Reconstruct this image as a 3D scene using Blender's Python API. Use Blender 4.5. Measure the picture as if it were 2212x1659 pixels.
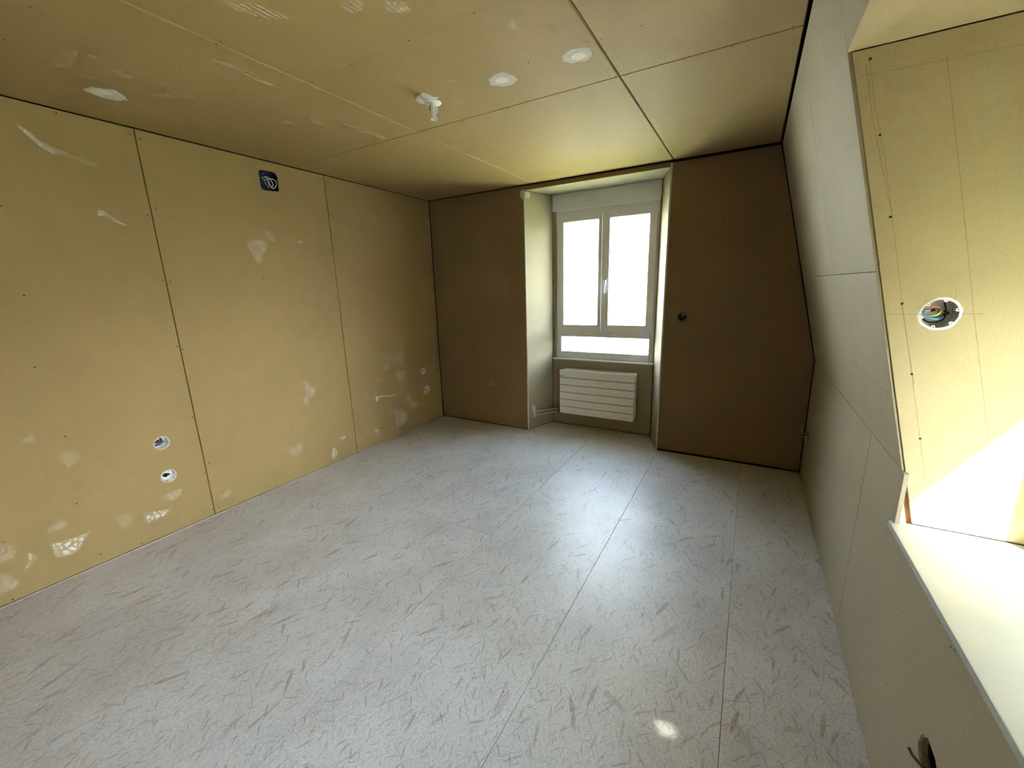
import bpy, bmesh, math, random
from mathutils import Vector, Matrix
from mathutils.geometry import tessellate_polygon

for o in list(bpy.data.objects):
    bpy.data.objects.remove(o, do_unlink=True)
SC = bpy.context.scene
COL = SC.collection
RND = random.Random(7)

# ------------------------------------------------------------------ camera
YAW, PITCH, ROLL = -0.5239, -0.2291, -0.0288
FPX = 887.64
fw = Vector((math.sin(YAW) * math.cos(PITCH), math.cos(YAW) * math.cos(PITCH), math.sin(PITCH)))
rt = Vector((math.cos(YAW), -math.sin(YAW), 0.0))
up = rt.cross(fw)
r2 = rt * math.cos(ROLL) + up * math.sin(ROLL)
u2 = up * math.cos(ROLL) - rt * math.sin(ROLL)
cam_d = bpy.data.cameras.new('camera')
cam_d.sensor_fit = 'HORIZONTAL'
cam_d.sensor_width = 36.0
cam_d.lens = FPX / 2212.0 * 36.0
cam_d.clip_start = 0.02
cam_d.clip_end = 500
cam = bpy.data.objects.new('camera', cam_d)
COL.objects.link(cam)
m = Matrix((r2, u2, -fw)).transposed().to_4x4()
m.translation = Vector((3.151, -3.754, 1.5))
cam.matrix_world = m
SC.camera = cam

# ------------------------------------------------------------------ sky, sun, exposure
SUN_TRAVEL = Vector((-1.0, 1.52, -1.58)).normalized()
world = bpy.data.worlds.new('sky')
SC.world = world
world.use_nodes = True
wn = world.node_tree
wn.nodes.clear()
w_out = wn.nodes.new('ShaderNodeOutputWorld')
w_bg = wn.nodes.new('ShaderNodeBackground')
w_tc = wn.nodes.new('ShaderNodeTexCoord')
w_sep = wn.nodes.new('ShaderNodeSeparateXYZ')
w_ramp = wn.nodes.new('ShaderNodeValToRGB')          # hazy summer sky: bright white horizon, bluer overhead
w_ramp.color_ramp.elements[0].position = 0.0
w_ramp.color_ramp.elements[0].color = (1.0, 1.0, 0.99, 1)
w_ramp.color_ramp.elements[1].position = 0.85
w_ramp.color_ramp.elements[1].color = (0.16, 0.24, 0.40, 1)
for pos_, col_ in ((0.30, (0.84, 0.90, 0.97, 1)), (0.55, (0.42, 0.52, 0.66, 1))):
    w_ramp.color_ramp.elements.new(pos_).color = col_
wn.links.new(w_tc.outputs['Generated'], w_sep.inputs[0])
wn.links.new(w_sep.outputs['Z'], w_ramp.inputs['Fac'])
wn.links.new(w_ramp.outputs['Color'], w_bg.inputs['Color'])
w_bg.inputs['Strength'].default_value = 5.0
wn.links.new(w_bg.outputs[0], w_out.inputs['Surface'])

sun_d = bpy.data.lights.new('sun', 'SUN')
sun_d.energy = 10.5
sun_d.angle = math.radians(0.55)
sun_d.color = (1.0, 0.95, 0.86)
sun = bpy.data.objects.new('sun', sun_d)
sun.rotation_euler = SUN_TRAVEL.to_track_quat('-Z', 'Y').to_euler()
sun.location = (12, -18, 19)
COL.objects.link(sun)

vs = SC.view_settings
vs.view_transform = 'Standard'
vs.look = 'None'
vs.exposure = 3.9
vs.gamma = 1.0
vs.use_curve_mapping = False
try:
    SC.cycles.max_bounces = 8
    SC.cycles.diffuse_bounces = 5
    SC.cycles.transparent_max_bounces = 24
except Exception:
    pass

# ------------------------------------------------------------------ measured marks on the boards (wall coordinates, metres)
SMUDGE_LEFT = [
  ('p',0.50, [(-3.0,2.338),(-2.981,2.331),(-2.934,2.281),(-2.893,2.241),(-2.836,2.25),(-2.836,2.231),(-2.896,2.224),(-2.934,2.245),(-2.973,2.289),(-2.999,2.321)]),
  ('p',0.15, [(-2.838,2.24),(-2.74,2.224),(-2.708,2.221),(-2.75,2.197),(-2.809,2.213)]),
  ('p',0.55, [(-2.788,1.988),(-2.764,1.994),(-2.729,1.96),(-2.692,1.922),(-2.659,1.912),(-2.696,1.902),(-2.749,1.942),(-2.792,1.954)]),
  ('p',0.30, [(-2.027,1.871),(-1.947,1.895),(-1.86,1.888),(-1.862,1.831),(-1.914,1.785),(-1.93,1.713),(-1.959,1.713),(-1.989,1.767),(-2.015,1.821)]),
  ('p',0.20, [(-1.89,1.976),(-1.812,1.956),(-1.786,1.879),(-1.838,1.889),(-1.876,1.928)]),
  ('p',0.25, [(-1.788,1.718),(-1.776,1.696),(-1.77,1.659),(-1.792,1.666)]),
  ('p',0.30, [(-1.619,1.906),(-1.582,1.924),(-1.556,1.896),(-1.604,1.892)]),
  ('p',0.10, [(-0.929,2.239),(-0.829,2.374),(-0.834,2.252),(-0.745,2.183),(-0.635,2.039),(-0.711,2.06),(-0.85,2.126),(-0.916,2.163)]),
  ('p',0.10, [(-0.536,2.19),(-0.303,2.227),(-0.355,2.162),(-0.521,2.087)]),
  ('p',0.20, [(-1.826,1.129),(-1.791,1.136),(-1.764,1.145),(-1.795,1.113)]),
  ('p',0.25, [(-1.747,0.807),(-1.688,0.784),(-1.675,0.716),(-1.617,0.747),(-1.646,0.676),(-1.712,0.627),(-1.753,0.583),(-1.773,0.642),(-1.737,0.687)]),
  ('p',0.20, [(-0.906,0.76),(-0.781,0.815),(-0.753,0.758),(-0.846,0.71)]),
  ('p',0.20, [(-0.708,0.697),(-0.535,0.679),(-0.587,0.564),(-0.72,0.599)]),
  ('p',0.20, [(-0.965,0.682),(-0.883,0.678),(-0.89,0.628),(-0.958,0.616)]),
  ('c',0.45, [(-1.029,0.504),(-0.957,0.5),(-0.965,0.437),(-1.015,0.43)]),
  ('p',0.25, [(-0.958,0.487),(-0.739,0.454),(-0.732,0.432),(-0.961,0.468)]),
  ('c',0.35, [(-0.854,0.314),(-0.702,0.307),(-0.617,0.235),(-0.588,0.155),(-0.654,0.088),(-0.785,0.087),(-0.818,0.181),(-0.75,0.216),(-0.852,0.259)]),
  ('p',0.28, [(-0.616,0.404),(-0.539,0.4),(-0.509,0.321),(-0.403,0.279),(-0.48,0.226),(-0.575,0.266)]),
  ('p',0.40, [(-0.688,0.572),(-0.654,0.551),(-0.636,0.465),(-0.673,0.473)]),
  ('p',0.35, [(-1.035,0.98),(-1.007,1.012),(-0.98,0.984),(-1.023,0.954)]),
  ('p',0.12, [(-0.988,0.985),(-0.888,0.896),(-0.749,0.927),(-0.61,0.908),(-0.594,0.731),(-0.749,0.797),(-0.905,0.887)]),
  ('c',0.30, [(-1.065,0.176),(-0.988,0.138),(-0.99,0.057),(-1.058,0.107)]),
  ('c',0.50, [(-1.59,0.094),(-1.547,0.163),(-1.504,0.098),(-1.519,0.042),(-1.579,0.036)]),
  ('c',0.30, [(-1.466,0.219),(-1.403,0.228),(-1.385,0.204),(-1.451,0.177)]),
  ('c',0.40, [(-1.289,0.121),(-1.235,0.134),(-1.232,0.101),(-1.279,0.085)]),
  ('p',0.25, [(-1.946,0.306),(-1.903,0.269),(-1.842,0.307),(-1.819,0.271),(-1.831,0.231),(-1.892,0.198),(-1.947,0.23)]),
  ('c',0.65, [(-3.307,0.237),(-3.248,0.223),(-3.201,0.218),(-3.152,0.22),(-3.149,0.207),(-3.187,0.164),(-3.203,0.136),(-3.257,0.128),(-3.299,0.151),(-3.306,0.207)]),
  ('c',0.30, [(-3.292,0.322),(-3.249,0.356),(-3.204,0.302),(-3.253,0.293),(-3.293,0.294)]),
  ('c',0.60, [(-2.908,0.212),(-2.862,0.201),(-2.78,0.171),(-2.799,0.137),(-2.857,0.127),(-2.908,0.134)]),
  ('c',0.30, [(-2.795,0.263),(-2.744,0.298),(-2.688,0.272),(-2.709,0.23),(-2.752,0.213)]),
  ('c',0.35, [(-2.503,0.112),(-2.438,0.151),(-2.401,0.129),(-2.415,0.097),(-2.48,0.091)]),
  ('c',0.25, [(-3.457,0.328),(-3.433,0.328),(-3.412,0.273),(-3.425,0.226),(-3.456,0.212),(-3.474,0.244)]),
  ('c',0.30, [(-3.381,0.24),(-3.368,0.225),(-3.352,0.172),(-3.382,0.155),(-3.408,0.151),(-3.388,0.187)]),
  ('p',0.35, [(-3.487,0.177),(-3.466,0.163),(-3.433,0.097),(-3.46,0.073),(-3.493,0.069),(-3.507,0.076)]),
  ('c',0.15, [(-3.172,0.708),(-3.126,0.705),(-3.096,0.665),(-3.124,0.619),(-3.157,0.615),(-3.18,0.663)]),
  ('p',0.12, [(-3.039,0.266),(-2.952,0.227),(-2.965,0.161),(-2.997,0.142),(-3.029,0.205)]),
  ('p',0.25, [(-3.254,0.628),(-3.227,0.63),(-3.234,0.619),(-3.251,0.618)]),
  ('p',0.15, [(-3.295,0.819),(-3.241,0.84),(-3.237,0.799),(-3.285,0.79)]),
]
SMUDGE_CEILING = [
  ('s',0.40, [(1.538,-2.823),(1.567,-2.781),(1.615,-2.768),(1.643,-2.721),(1.659,-2.674),(1.653,-2.626),(1.6,-2.66),(1.558,-2.7),(1.539,-2.75),(1.526,-2.795)]),
  ('s',0.45, [(1.863,-2.616),(1.936,-2.57),(1.891,-2.532),(1.835,-2.549),(1.838,-2.585)]),
  ('s',0.60, [(1.995,-2.533),(2.051,-2.497),(2.05,-2.468),(2.029,-2.444),(1.984,-2.457),(1.951,-2.487)]),
  ('s',0.40, [(1.146,-2.684),(1.141,-2.652),(1.185,-2.577),(1.155,-2.507),(1.146,-2.449),(1.136,-2.388),(1.107,-2.389),(1.104,-2.444),(1.128,-2.535),(1.124,-2.645)]),
  ('s',0.25, [(0.747,-2.154),(0.81,-2.128),(0.794,-2.061),(0.75,-2.072)]),
  ('s',0.35, [(0.933,-2.078),(0.947,-1.983),(0.904,-1.968),(0.864,-2.004)]),
  ('s',0.25, [(1.056,-2.036),(1.082,-1.944),(1.057,-1.817),(0.991,-1.744),(0.974,-1.835),(1.017,-1.953)]),
  ('p',0.25, [(1.028,-1.698),(1.062,-1.622),(1.02,-1.608),(1.004,-1.651)]),
  ('s',0.18, [(0.726,-3.0),(0.812,-2.968),(0.732,-2.962),(0.574,-2.976),(0.605,-2.936),(0.542,-2.814),(0.494,-2.867),(0.549,-2.934),(0.539,-2.98)]),
  ('s',0.22, [(0.786,-2.944),(0.786,-2.918),(0.745,-2.882),(0.732,-2.909)]),
  ('s',0.22, [(0.709,-2.859),(0.733,-2.824),(0.697,-2.766),(0.637,-2.784),(0.688,-2.834)]),
  ('s',0.20, [(0.726,-2.693),(0.776,-2.682),(0.762,-2.646),(0.711,-2.657)]),
  ('s',0.25, [(0.546,-2.67),(0.726,-2.6),(0.726,-2.525),(0.67,-2.522),(0.553,-2.614)]),
  ('p',0.12, [(0.993,-3.135),(1.022,-3.105),(1.02,-3.069),(0.993,-3.098)]),
  ('p',0.20, [(2.265,-2.191),(2.317,-2.228),(2.297,-2.17),(2.315,-2.121),(2.272,-2.148)]),
  ('s',0.20, [(2.394,-2.107),(2.422,-2.116),(2.428,-2.075),(2.395,-2.069)]),
  ('s',0.20, [(1.829,-1.994),(1.881,-1.968),(1.853,-1.936),(1.811,-1.955)]),
  ('s',0.15, [(1.053,-2.026),(1.086,-1.906),(1.078,-1.63),(1.012,-1.628),(0.981,-1.786)]),
]
SMUDGE_FAR = [
  ('p',0.12, [(0.063,1.045),(0.09,0.929),(0.07,0.914),(0.049,0.987)]),
  ('p',0.10, [(0.485,0.845),(0.549,0.763),(0.515,0.761)]),
  ('p',0.12, [(0.713,0.702),(0.801,0.666),(0.744,0.669)]),
  ('c',0.20, [(0.669,0.485),(0.753,0.507),(0.783,0.453),(0.683,0.436)]),
  ('p',0.18, [(0.428,0.194),(0.515,0.174),(0.522,0.129),(0.442,0.135)]),
  ('p',0.25, [(1.111,0.875),(1.117,0.648),(1.105,0.647)]),
  ('p',0.25, [(0.947,0.621),(0.96,0.455),(0.949,0.454)]),
  ('p',0.25, [(1.108,0.455),(1.123,0.352),(1.11,0.351)]),
  ('p',0.05,[(0.597,1.807),(0.985,1.604),(0.912,1.133),(0.624,1.228)]),
  ('p',0.05,[(0.259,2.208),(0.549,1.997),(0.465,1.623),(0.285,1.728)]),
]
SMUDGE_CHEEK = [
  ('p',0.18, [(3.335,2.105),(3.365,2.106),(3.387,2.014),(3.387,1.933),(3.378,1.888)]),
  ('p',0.12, [(3.393,2.112),(3.495,2.053),(3.497,1.978),(3.42,1.984)]),
  ('p',0.10, [(3.412,1.974),(3.511,1.942),(3.542,1.858),(3.448,1.852)]),
  ('p',0.10, [(3.579,2.011),(3.673,1.978),(3.687,1.852),(3.614,1.845)]),
]
PATCH_CEILING = [[(0.383,-2.844),(0.438,-2.835),(0.458,-2.803),(0.488,-2.763),(0.449,-2.721),(0.405,-2.692),(0.356,-2.719),(0.335,-2.772),(0.359,-2.824)], [(1.991,-1.888),(2.042,-1.918),(2.086,-1.913),(2.112,-1.865),(2.106,-1.812),(2.058,-1.784),(2.011,-1.801),(1.974,-1.836)], [(2.363,-1.89),(2.412,-1.917),(2.459,-1.908),(2.486,-1.886),(2.479,-1.828),(2.445,-1.796),(2.382,-1.808),(2.349,-1.837)], [(1.57,-1.918),(1.606,-1.945),(1.653,-1.96),(1.668,-1.924),(1.664,-1.903),(1.691,-1.875),(1.661,-1.866),(1.599,-1.862),(1.57,-1.861),(1.557,-1.874)]]
SCREW_L = [(-2.848,2.43),(-2.559,2.412),(-2.515,2.399),(-2.15,2.432),(-2.509,2.027),(-2.557,1.981),(-1.282,2.141),(-1.901,1.943),(-1.322,1.849),(-1.287,1.87),(-1.288,1.585),(-1.939,1.614),(-1.326,1.466),(-1.905,1.255),(-1.323,1.111),(-1.284,1.117),(-0.721,2.177),(-0.674,1.818),(-0.71,1.493),(-0.673,1.147),(-0.941,2.431),(-1.933,0.841),(-1.324,0.78),(-1.283,0.754),(-1.319,0.382),(-1.281,0.413),(-1.901,0.433),(-1.283,0.07),(-1.318,0.046),(-0.952,0.021),(-0.713,0.77),(-0.672,0.401),(-0.705,0.061),(-0.085,0.475),(-0.054,0.933),(-3.135,0.788),(-3.166,0.404),(-3.131,0.064),(-2.947,0.021),(-3.476,0.019),(-2.511,0.383),(-2.548,0.323),(-2.547,0.049),(-2.51,0.043),(-2.548,0.727),(-3.136,1.533),(-3.171,1.175),(-2.551,1.608),(-2.514,1.6),(-2.55,1.199),(-2.524,1.175),(-1.832,2.361),(-1.607,2.41)]
SCREW_C = [(1.267,-2.702),(1.297,-2.701),(1.268,-2.317),(1.302,-2.318),(1.262,-1.915),(1.305,-1.916),(1.275,-1.58),(1.273,-1.555),(1.311,-1.575),(1.313,-1.554),(1.556,-2.705),(1.572,-2.318),(1.903,-2.319),(0.982,-2.317),(0.662,-2.315),(0.684,-1.91),(0.928,-1.543),(0.934,-1.574),(0.988,-3.132),(0.656,-3.13),(0.959,-2.699),(0.643,-2.699),(2.211,-2.318),(1.904,-1.916),(2.22,-1.919),(2.496,-1.924),(2.544,-1.916),(2.7,-1.918),(1.914,-1.571),(1.905,-1.555),(2.206,-1.585),(2.191,-1.556),(1.61,-1.57),(1.605,-1.553),(2.506,-1.588),(2.502,-1.56),(2.545,-1.585),(2.546,-1.565),(2.505,-1.146),(2.54,-1.153),(2.179,-1.136),(1.905,-1.137),(1.588,-1.14),(2.195,-0.738),(1.904,-0.736),(1.603,-0.74),(1.92,-0.346),(1.275,-1.146),(1.312,-1.136),(0.978,-1.139),(2.827,-1.585),(2.81,-1.559),(2.989,-1.582),(2.989,-1.565),(3.198,-1.596),(3.203,-1.564),(3.01,-1.142),(2.732,-1.141),(2.803,-0.739),(2.502,-0.743),(2.543,-0.743),(3.202,-1.153),(3.041,-0.736)]
SCREW_F = [(2.739,2.431),(2.917,2.367),(2.527,2.356),(2.917,1.96),(2.533,2.098),(2.537,1.809),(2.379,2.434),(2.034,2.438),(1.685,2.439),(1.27,2.438),(2.544,1.164),(2.548,0.764),(2.549,0.397),(2.538,0.065),(1.134,1.15),(0.577,1.106),(0.567,0.793),(0.585,0.427),(0.571,0.105),(0.034,0.813)]
SCREW_K = [(-2.341,0.561),(-2.602,0.706),(-2.633,0.697),(-2.617,0.691),(-2.344,0.311),(-2.331,0.069),(-1.71,0.079),(-1.721,0.668),(-1.744,0.661),(-1.741,0.49),(-1.718,0.368),(-2.09,0.691),(-2.098,0.682)]
SCREW_S = [(-1.937,2.282),(-1.65,2.28),(-2.049,1.889),(-1.849,1.888),(-1.612,1.889),(-1.358,1.515),(-1.581,1.516),(-1.841,1.517),(-2.065,1.518),(-2.115,1.57),(-1.606,1.146),(-1.848,1.146),(-2.076,1.146)]
SCREW_CH = [(3.377,2.086),(3.424,1.889),(3.477,1.668),(3.536,1.424),(3.587,1.217),(3.634,1.021),(3.376,2.124)]

# ------------------------------------------------------------------ helpers
class MB:
    """collects vertices and faces; build() links them as ONE mesh object"""
    def __init__(self):
        self.v = []; self.f = []
    def add(self, verts, faces):
        o = len(self.v)
        self.v += [tuple(p) for p in verts]
        self.f += [tuple(i + o for i in f) for f in faces]
    def box(self, a, b, bev=0.0):
        x0, y0, z0 = a; x1, y1, z1 = b
        if bev <= 0:
            self.add([(x0,y0,z0),(x1,y0,z0),(x1,y1,z0),(x0,y1,z0),(x0,y0,z1),(x1,y0,z1),(x1,y1,z1),(x0,y1,z1)],
                     [(0,3,2,1),(4,5,6,7),(0,1,5,4),(1,2,6,5),(2,3,7,6),(3,0,4,7)])
            return
        bm = bmesh.new()
        bmesh.ops.create_cube(bm, size=1.0)
        for v in bm.verts:
            v.co = Vector((x0 if v.co.x < 0 else x1, y0 if v.co.y < 0 else y1, z0 if v.co.z < 0 else z1))
        bmesh.ops.bevel(bm, geom=bm.edges[:], offset=bev, segments=2, profile=0.7, affect='EDGES')
        bm.verts.index_update()
        self.add([v.co for v in bm.verts], [[v.index for v in f.verts] for f in bm.faces])
        bm.free()
    def prism(self, poly, axis, a, b):
        """polygon of 2D points extruded along axis ('y': points are (x,z); 'x': (y,z); 'z': (x,y))"""
        n = len(poly)
        def P(p, t):
            return {'y': (p[0], t, p[1]), 'x': (t, p[0], p[1]), 'z': (p[0], p[1], t)}[axis]
        tris = tessellate_polygon([[Vector((p[0], p[1], 0)) for p in poly]])
        vs_ = [P(p, a) for p in poly] + [P(p, b) for p in poly]
        fs = [tuple(t) for t in tris] + [tuple(i + n for i in reversed(t)) for t in tris]
        fs += [(i, (i + 1) % n, (i + 1) % n + n, i + n) for i in range(n)]
        self.add(vs_, fs)
    def tube(self, pts, r, seg=10, cap=True):
        pts = [Vector(p) for p in pts]
        rs = r if isinstance(r, (list, tuple)) else [r] * len(pts)
        rings = []
        prev = None
        for i, p in enumerate(pts):
            t = (pts[min(i + 1, len(pts) - 1)] - pts[max(i - 1, 0)])
            if t.length < 1e-9: t = Vector((0, 0, 1))
            t.normalize()
            if prev is None:
                a = Vector((0, 0, 1)) if abs(t.z) < 0.9 else Vector((1, 0, 0))
                n1 = t.cross(a).normalized()
            else:
                n1 = (prev - t * prev.dot(t)).normalized()
            prev = n1
            n2 = t.cross(n1)
            rings.append([p + (n1 * math.cos(2 * math.pi * k / seg) + n2 * math.sin(2 * math.pi * k / seg)) * rs[i] for k in range(seg)])
        vs_ = [q for ring in rings for q in ring]
        fs = []
        for i in range(len(rings) - 1):
            for k in range(seg):
                k2 = (k + 1) % seg
                fs.append((i * seg + k, i * seg + k2, (i + 1) * seg + k2, (i + 1) * seg + k))
        if cap:
            fs.append(tuple(reversed(range(seg))))
            fs.append(tuple((len(rings) - 1) * seg + k for k in range(seg)))
        self.add(vs_, fs)
    def lathe(self, prof, seg=32, jit=None, close=True):
        """profile of (radius, z) turned about local z"""
        vs_ = []; fs = []
        n = len(prof)
        for k in range(seg):
            a = 2 * math.pi * k / seg
            for i, (r, z) in enumerate(prof):
                rr = r * (1 + (jit(k, i) if jit else 0))
                vs_.append((rr * math.cos(a), rr * math.sin(a), z))
        for k in range(seg):
            k2 = (k + 1) % seg
            for i in range(n - 1):
                fs.append((k * n + i, k2 * n + i, k2 * n + i + 1, k * n + i + 1))
        self.add(vs_, fs)
    def build(self, name, mat, parent=None, smooth=False, fix=True):
        me = bpy.data.meshes.new(name)
        me.from_pydata(self.v, [], self.f)
        if fix:
            bm = bmesh.new(); bm.from_mesh(me)
            bmesh.ops.recalc_face_normals(bm, faces=bm.faces[:])
            bm.to_mesh(me); bm.free()
        if smooth:
            for p in me.polygons: p.use_smooth = True
            try: me.set_sharp_from_angle(angle=math.radians(40))
            except Exception: pass
        me.update()
        o = bpy.data.objects.new(name, me)
        COL.objects.link(o)
        if mat is not None: me.materials.append(mat)
        if parent is not None: o.parent = parent
        return o

def tag(o, label=None, cat=None, group=None, kind=None):
    if label: o['label'] = label
    if cat: o['category'] = cat
    if group: o['group'] = group
    if kind: o['kind'] = kind
    return o

def empty(name, loc=(0, 0, 0), mtx=None):
    o = bpy.data.objects.new(name, None)
    o.empty_display_size = 0.05
    COL.objects.link(o)
    if mtx is not None: o.matrix_world = mtx
    else: o.location = loc
    return o

def frame_mtx(O, u, v, n):
    m_ = Matrix((Vector(u), Vector(v), Vector(n))).transposed().to_4x4()
    m_.translation = Vector(O)
    return m_

class Plane:
    """a wall plane: 2D (a, b) -> 3D ; n points into the room"""
    def __init__(self, O, u, v, n):
        self.O = Vector(O); self.u = Vector(u).normalized(); self.v = Vector(v).normalized(); self.n = Vector(n).normalized()
    def p(self, a, b, h=0.0):
        return self.O + self.u * a + self.v * b + self.n * h
    def mtx(self, a, b, h=0.0):
        return frame_mtx(self.p(a, b, h), self.u, self.n.cross(self.u), self.n)

def offset_poly(poly, d):
    n = len(poly)
    area = sum(poly[i][0] * poly[(i + 1) % n][1] - poly[(i + 1) % n][0] * poly[i][1] for i in range(n))
    s = 1 if area > 0 else -1
    out = []
    for i in range(n):
        p0 = Vector(poly[i - 1]); p1 = Vector(poly[i]); p2 = Vector(poly[(i + 1) % n])
        e1 = (p1 - p0).normalized(); e2 = (p2 - p1).normalized()
        n1 = Vector((-e1.y, e1.x)) * s; n2 = Vector((-e2.y, e2.x)) * s
        k = 1 + n1.dot(n2)
        out.append(tuple(p1 + (n1 + n2) * (d / max(k, 0.2))))
    return out

def circle(c, r, n=24, jit=0.0, rnd=RND):
    return [(c[0] + r * (1 + rnd.uniform(-jit, jit)) * math.cos(2 * math.pi * k / n),
             c[1] + r * (1 + rnd.uniform(-jit, jit)) * math.sin(2 * math.pi * k / n)) for k in range(n)]

def rect(a0, b0, a1, b1):
    return [(a0, b0), (a1, b0), (a1, b1), (a0, b1)]

def board(plane, outline, mat, parent, name='plasterboard', holes=(), t=0.0125, ch=0.0012, gap=0.0012, back=True):
    """one board lying in a wall plane: chamfered edges, real holes, real thickness"""
    base = offset_poly(outline, gap)
    inner = offset_poly(outline, gap + ch)
    mb = MB()
    n = len(base)
    loops = [[Vector((p[0], p[1], 0)) for p in inner]] + [[Vector((p[0], p[1], 0)) for p in h] for h in holes]
    flat = [p for l in loops for p in l]
    tris = tessellate_polygon(loops)
    mb.add([plane.p(p.x, p.y, 0) for p in flat], [tuple(t_) for t_ in tris])
    ring = [plane.p(*p, 0) for p in inner] + [plane.p(*p, -ch) for p in base] + [plane.p(*p, -t) for p in base]
    fs = []
    for i in range(n):
        j = (i + 1) % n
        fs.append((i, j, n + j, n + i)); fs.append((n + i, n + j, 2 * n + j, 2 * n + i))
    mb.add(ring, fs)
    for h in holes:
        k = len(h)
        mb.add([plane.p(*p, 0) for p in h] + [plane.p(*p, -t) for p in h], [(i, (i + 1) % k, (i + 1) % k + k, i + k) for i in range(k)])
    if back:
        mb.add([plane.p(p.x, p.y, -t) for p in flat], [tuple(reversed(t_)) for t_ in tris])
    o = mb.build(name, mat, parent, fix=False)
    bm = bmesh.new(); bm.from_mesh(o.data)
    bmesh.ops.remove_doubles(bm, verts=bm.verts[:], dist=1e-6)
    bmesh.ops.recalc_face_normals(bm, faces=bm.faces[:])
    bm.to_mesh(o.data); bm.free()
    return o

# ------------------------------------------------------------------ materials
def new_mat(name):
    ma = bpy.data.materials.new(name)
    ma.use_nodes = True
    nt = ma.node_tree
    return ma, nt, nt.nodes['Principled BSDF'], nt.nodes['Material Output']

def N(nt, typ, **kw):
    n = nt.nodes.new(typ)
    for k, v in sorted(kw.items(), key=lambda q: q[0].startswith('i_')):
        if k.startswith('i_'):
            key = k[2:]
            key = int(key) if key.isdigit() else key
            n.inputs[key].default_value = v
        else:
            setattr(n, k, v)
    return n

def plain(name, col, rough=0.5, metal=0.0, spec=0.5, var=0.0, vscale=20.0, bump=0.0):
    ma, nt, b, out = new_mat(name)
    b.inputs['Base Color'].default_value = (*col, 1)
    b.inputs['Roughness'].default_value = rough
    b.inputs['Metallic'].default_value = metal
    b.inputs['Specular IOR Level'].default_value = spec
    if var > 0:
        g = N(nt, 'ShaderNodeNewGeometry')
        no = N(nt, 'ShaderNodeTexNoise', i_Scale=vscale, i_Detail=4.0)
        nt.links.new(g.outputs['Position'], no.inputs['Vector'])
        r = N(nt, 'ShaderNodeValToRGB')
        r.color_ramp.elements[0].position = 0.3; r.color_ramp.elements[1].position = 0.7
        r.color_ramp.elements[0].color = (*[c * (1 - var) for c in col], 1)
        r.color_ramp.elements[1].color = (*[min(1, c * (1 + var)) for c in col], 1)
        nt.links.new(no.outputs['Fac'], r.inputs['Fac'])
        nt.links.new(r.outputs['Color'], b.inputs['Base Color'])
        if bump > 0:
            bp = N(nt, 'ShaderNodeBump', i_Strength=bump, i_Distance=0.002)
            nt.links.new(no.outputs['Fac'], bp.inputs['Height'])
            nt.links.new(bp.outputs['Normal'], b.inputs['Normal'])
    return ma

def board_mat(name, col):
    """paper-faced plasterboard: even colour, faint broad blotches and paper grain"""
    ma, nt, b, out = new_mat(name)
    b.inputs['Roughness'].default_value = 0.75
    b.inputs['Specular IOR Level'].default_value = 0.25
    g = N(nt, 'ShaderNodeNewGeometry')
    n1 = N(nt, 'ShaderNodeTexNoise', i_Scale=1.7, i_Detail=3.0, i_Roughness=0.6)
    n2 = N(nt, 'ShaderNodeTexNoise', i_Scale=160.0, i_Detail=1.0, i_Roughness=0.7)
    n3 = N(nt, 'ShaderNodeTexNoise', i_Scale=9.0, i_Detail=3.0, i_Roughness=0.7)
    for n in (n1, n2, n3): nt.links.new(g.outputs['Position'], n.inputs['Vector'])
    def ramp(node, lo, hi, a=0.3, c=0.7):
        mr = N(nt, 'ShaderNodeMapRange', i_1=a, i_2=c, i_3=lo, i_4=hi)
        nt.links.new(node.outputs['Fac'], mr.inputs[0]); return mr
    a = ramp(n1, 0.955, 1.045); c = ramp(n2, 0.955, 1.045); d = ramp(n3, 0.975, 1.03)
    m1 = N(nt, 'ShaderNodeMath', operation='MULTIPLY'); m2 = N(nt, 'ShaderNodeMath', operation='MULTIPLY')
    nt.links.new(a.outputs[0], m1.inputs[0]); nt.links.new(c.outputs[0], m1.inputs[1])
    nt.links.new(m1.outputs[0], m2.inputs[0]); nt.links.new(d.outputs[0], m2.inputs[1])
    vm = N(nt, 'ShaderNodeVectorMath', operation='SCALE')
    vm.inputs[0].default_value = col
    nt.links.new(m2.outputs[0], vm.inputs['Scale'])
    nt.links.new(vm.outputs[0], b.inputs['Base Color'])
    bp = N(nt, 'ShaderNodeBump', i_Strength=0.08, i_Distance=0.001)
    nt.links.new(n2.outputs['Fac'], bp.inputs['Height'])
    nt.links.new(bp.outputs['Normal'], b.inputs['Normal'])
    return ma

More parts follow.
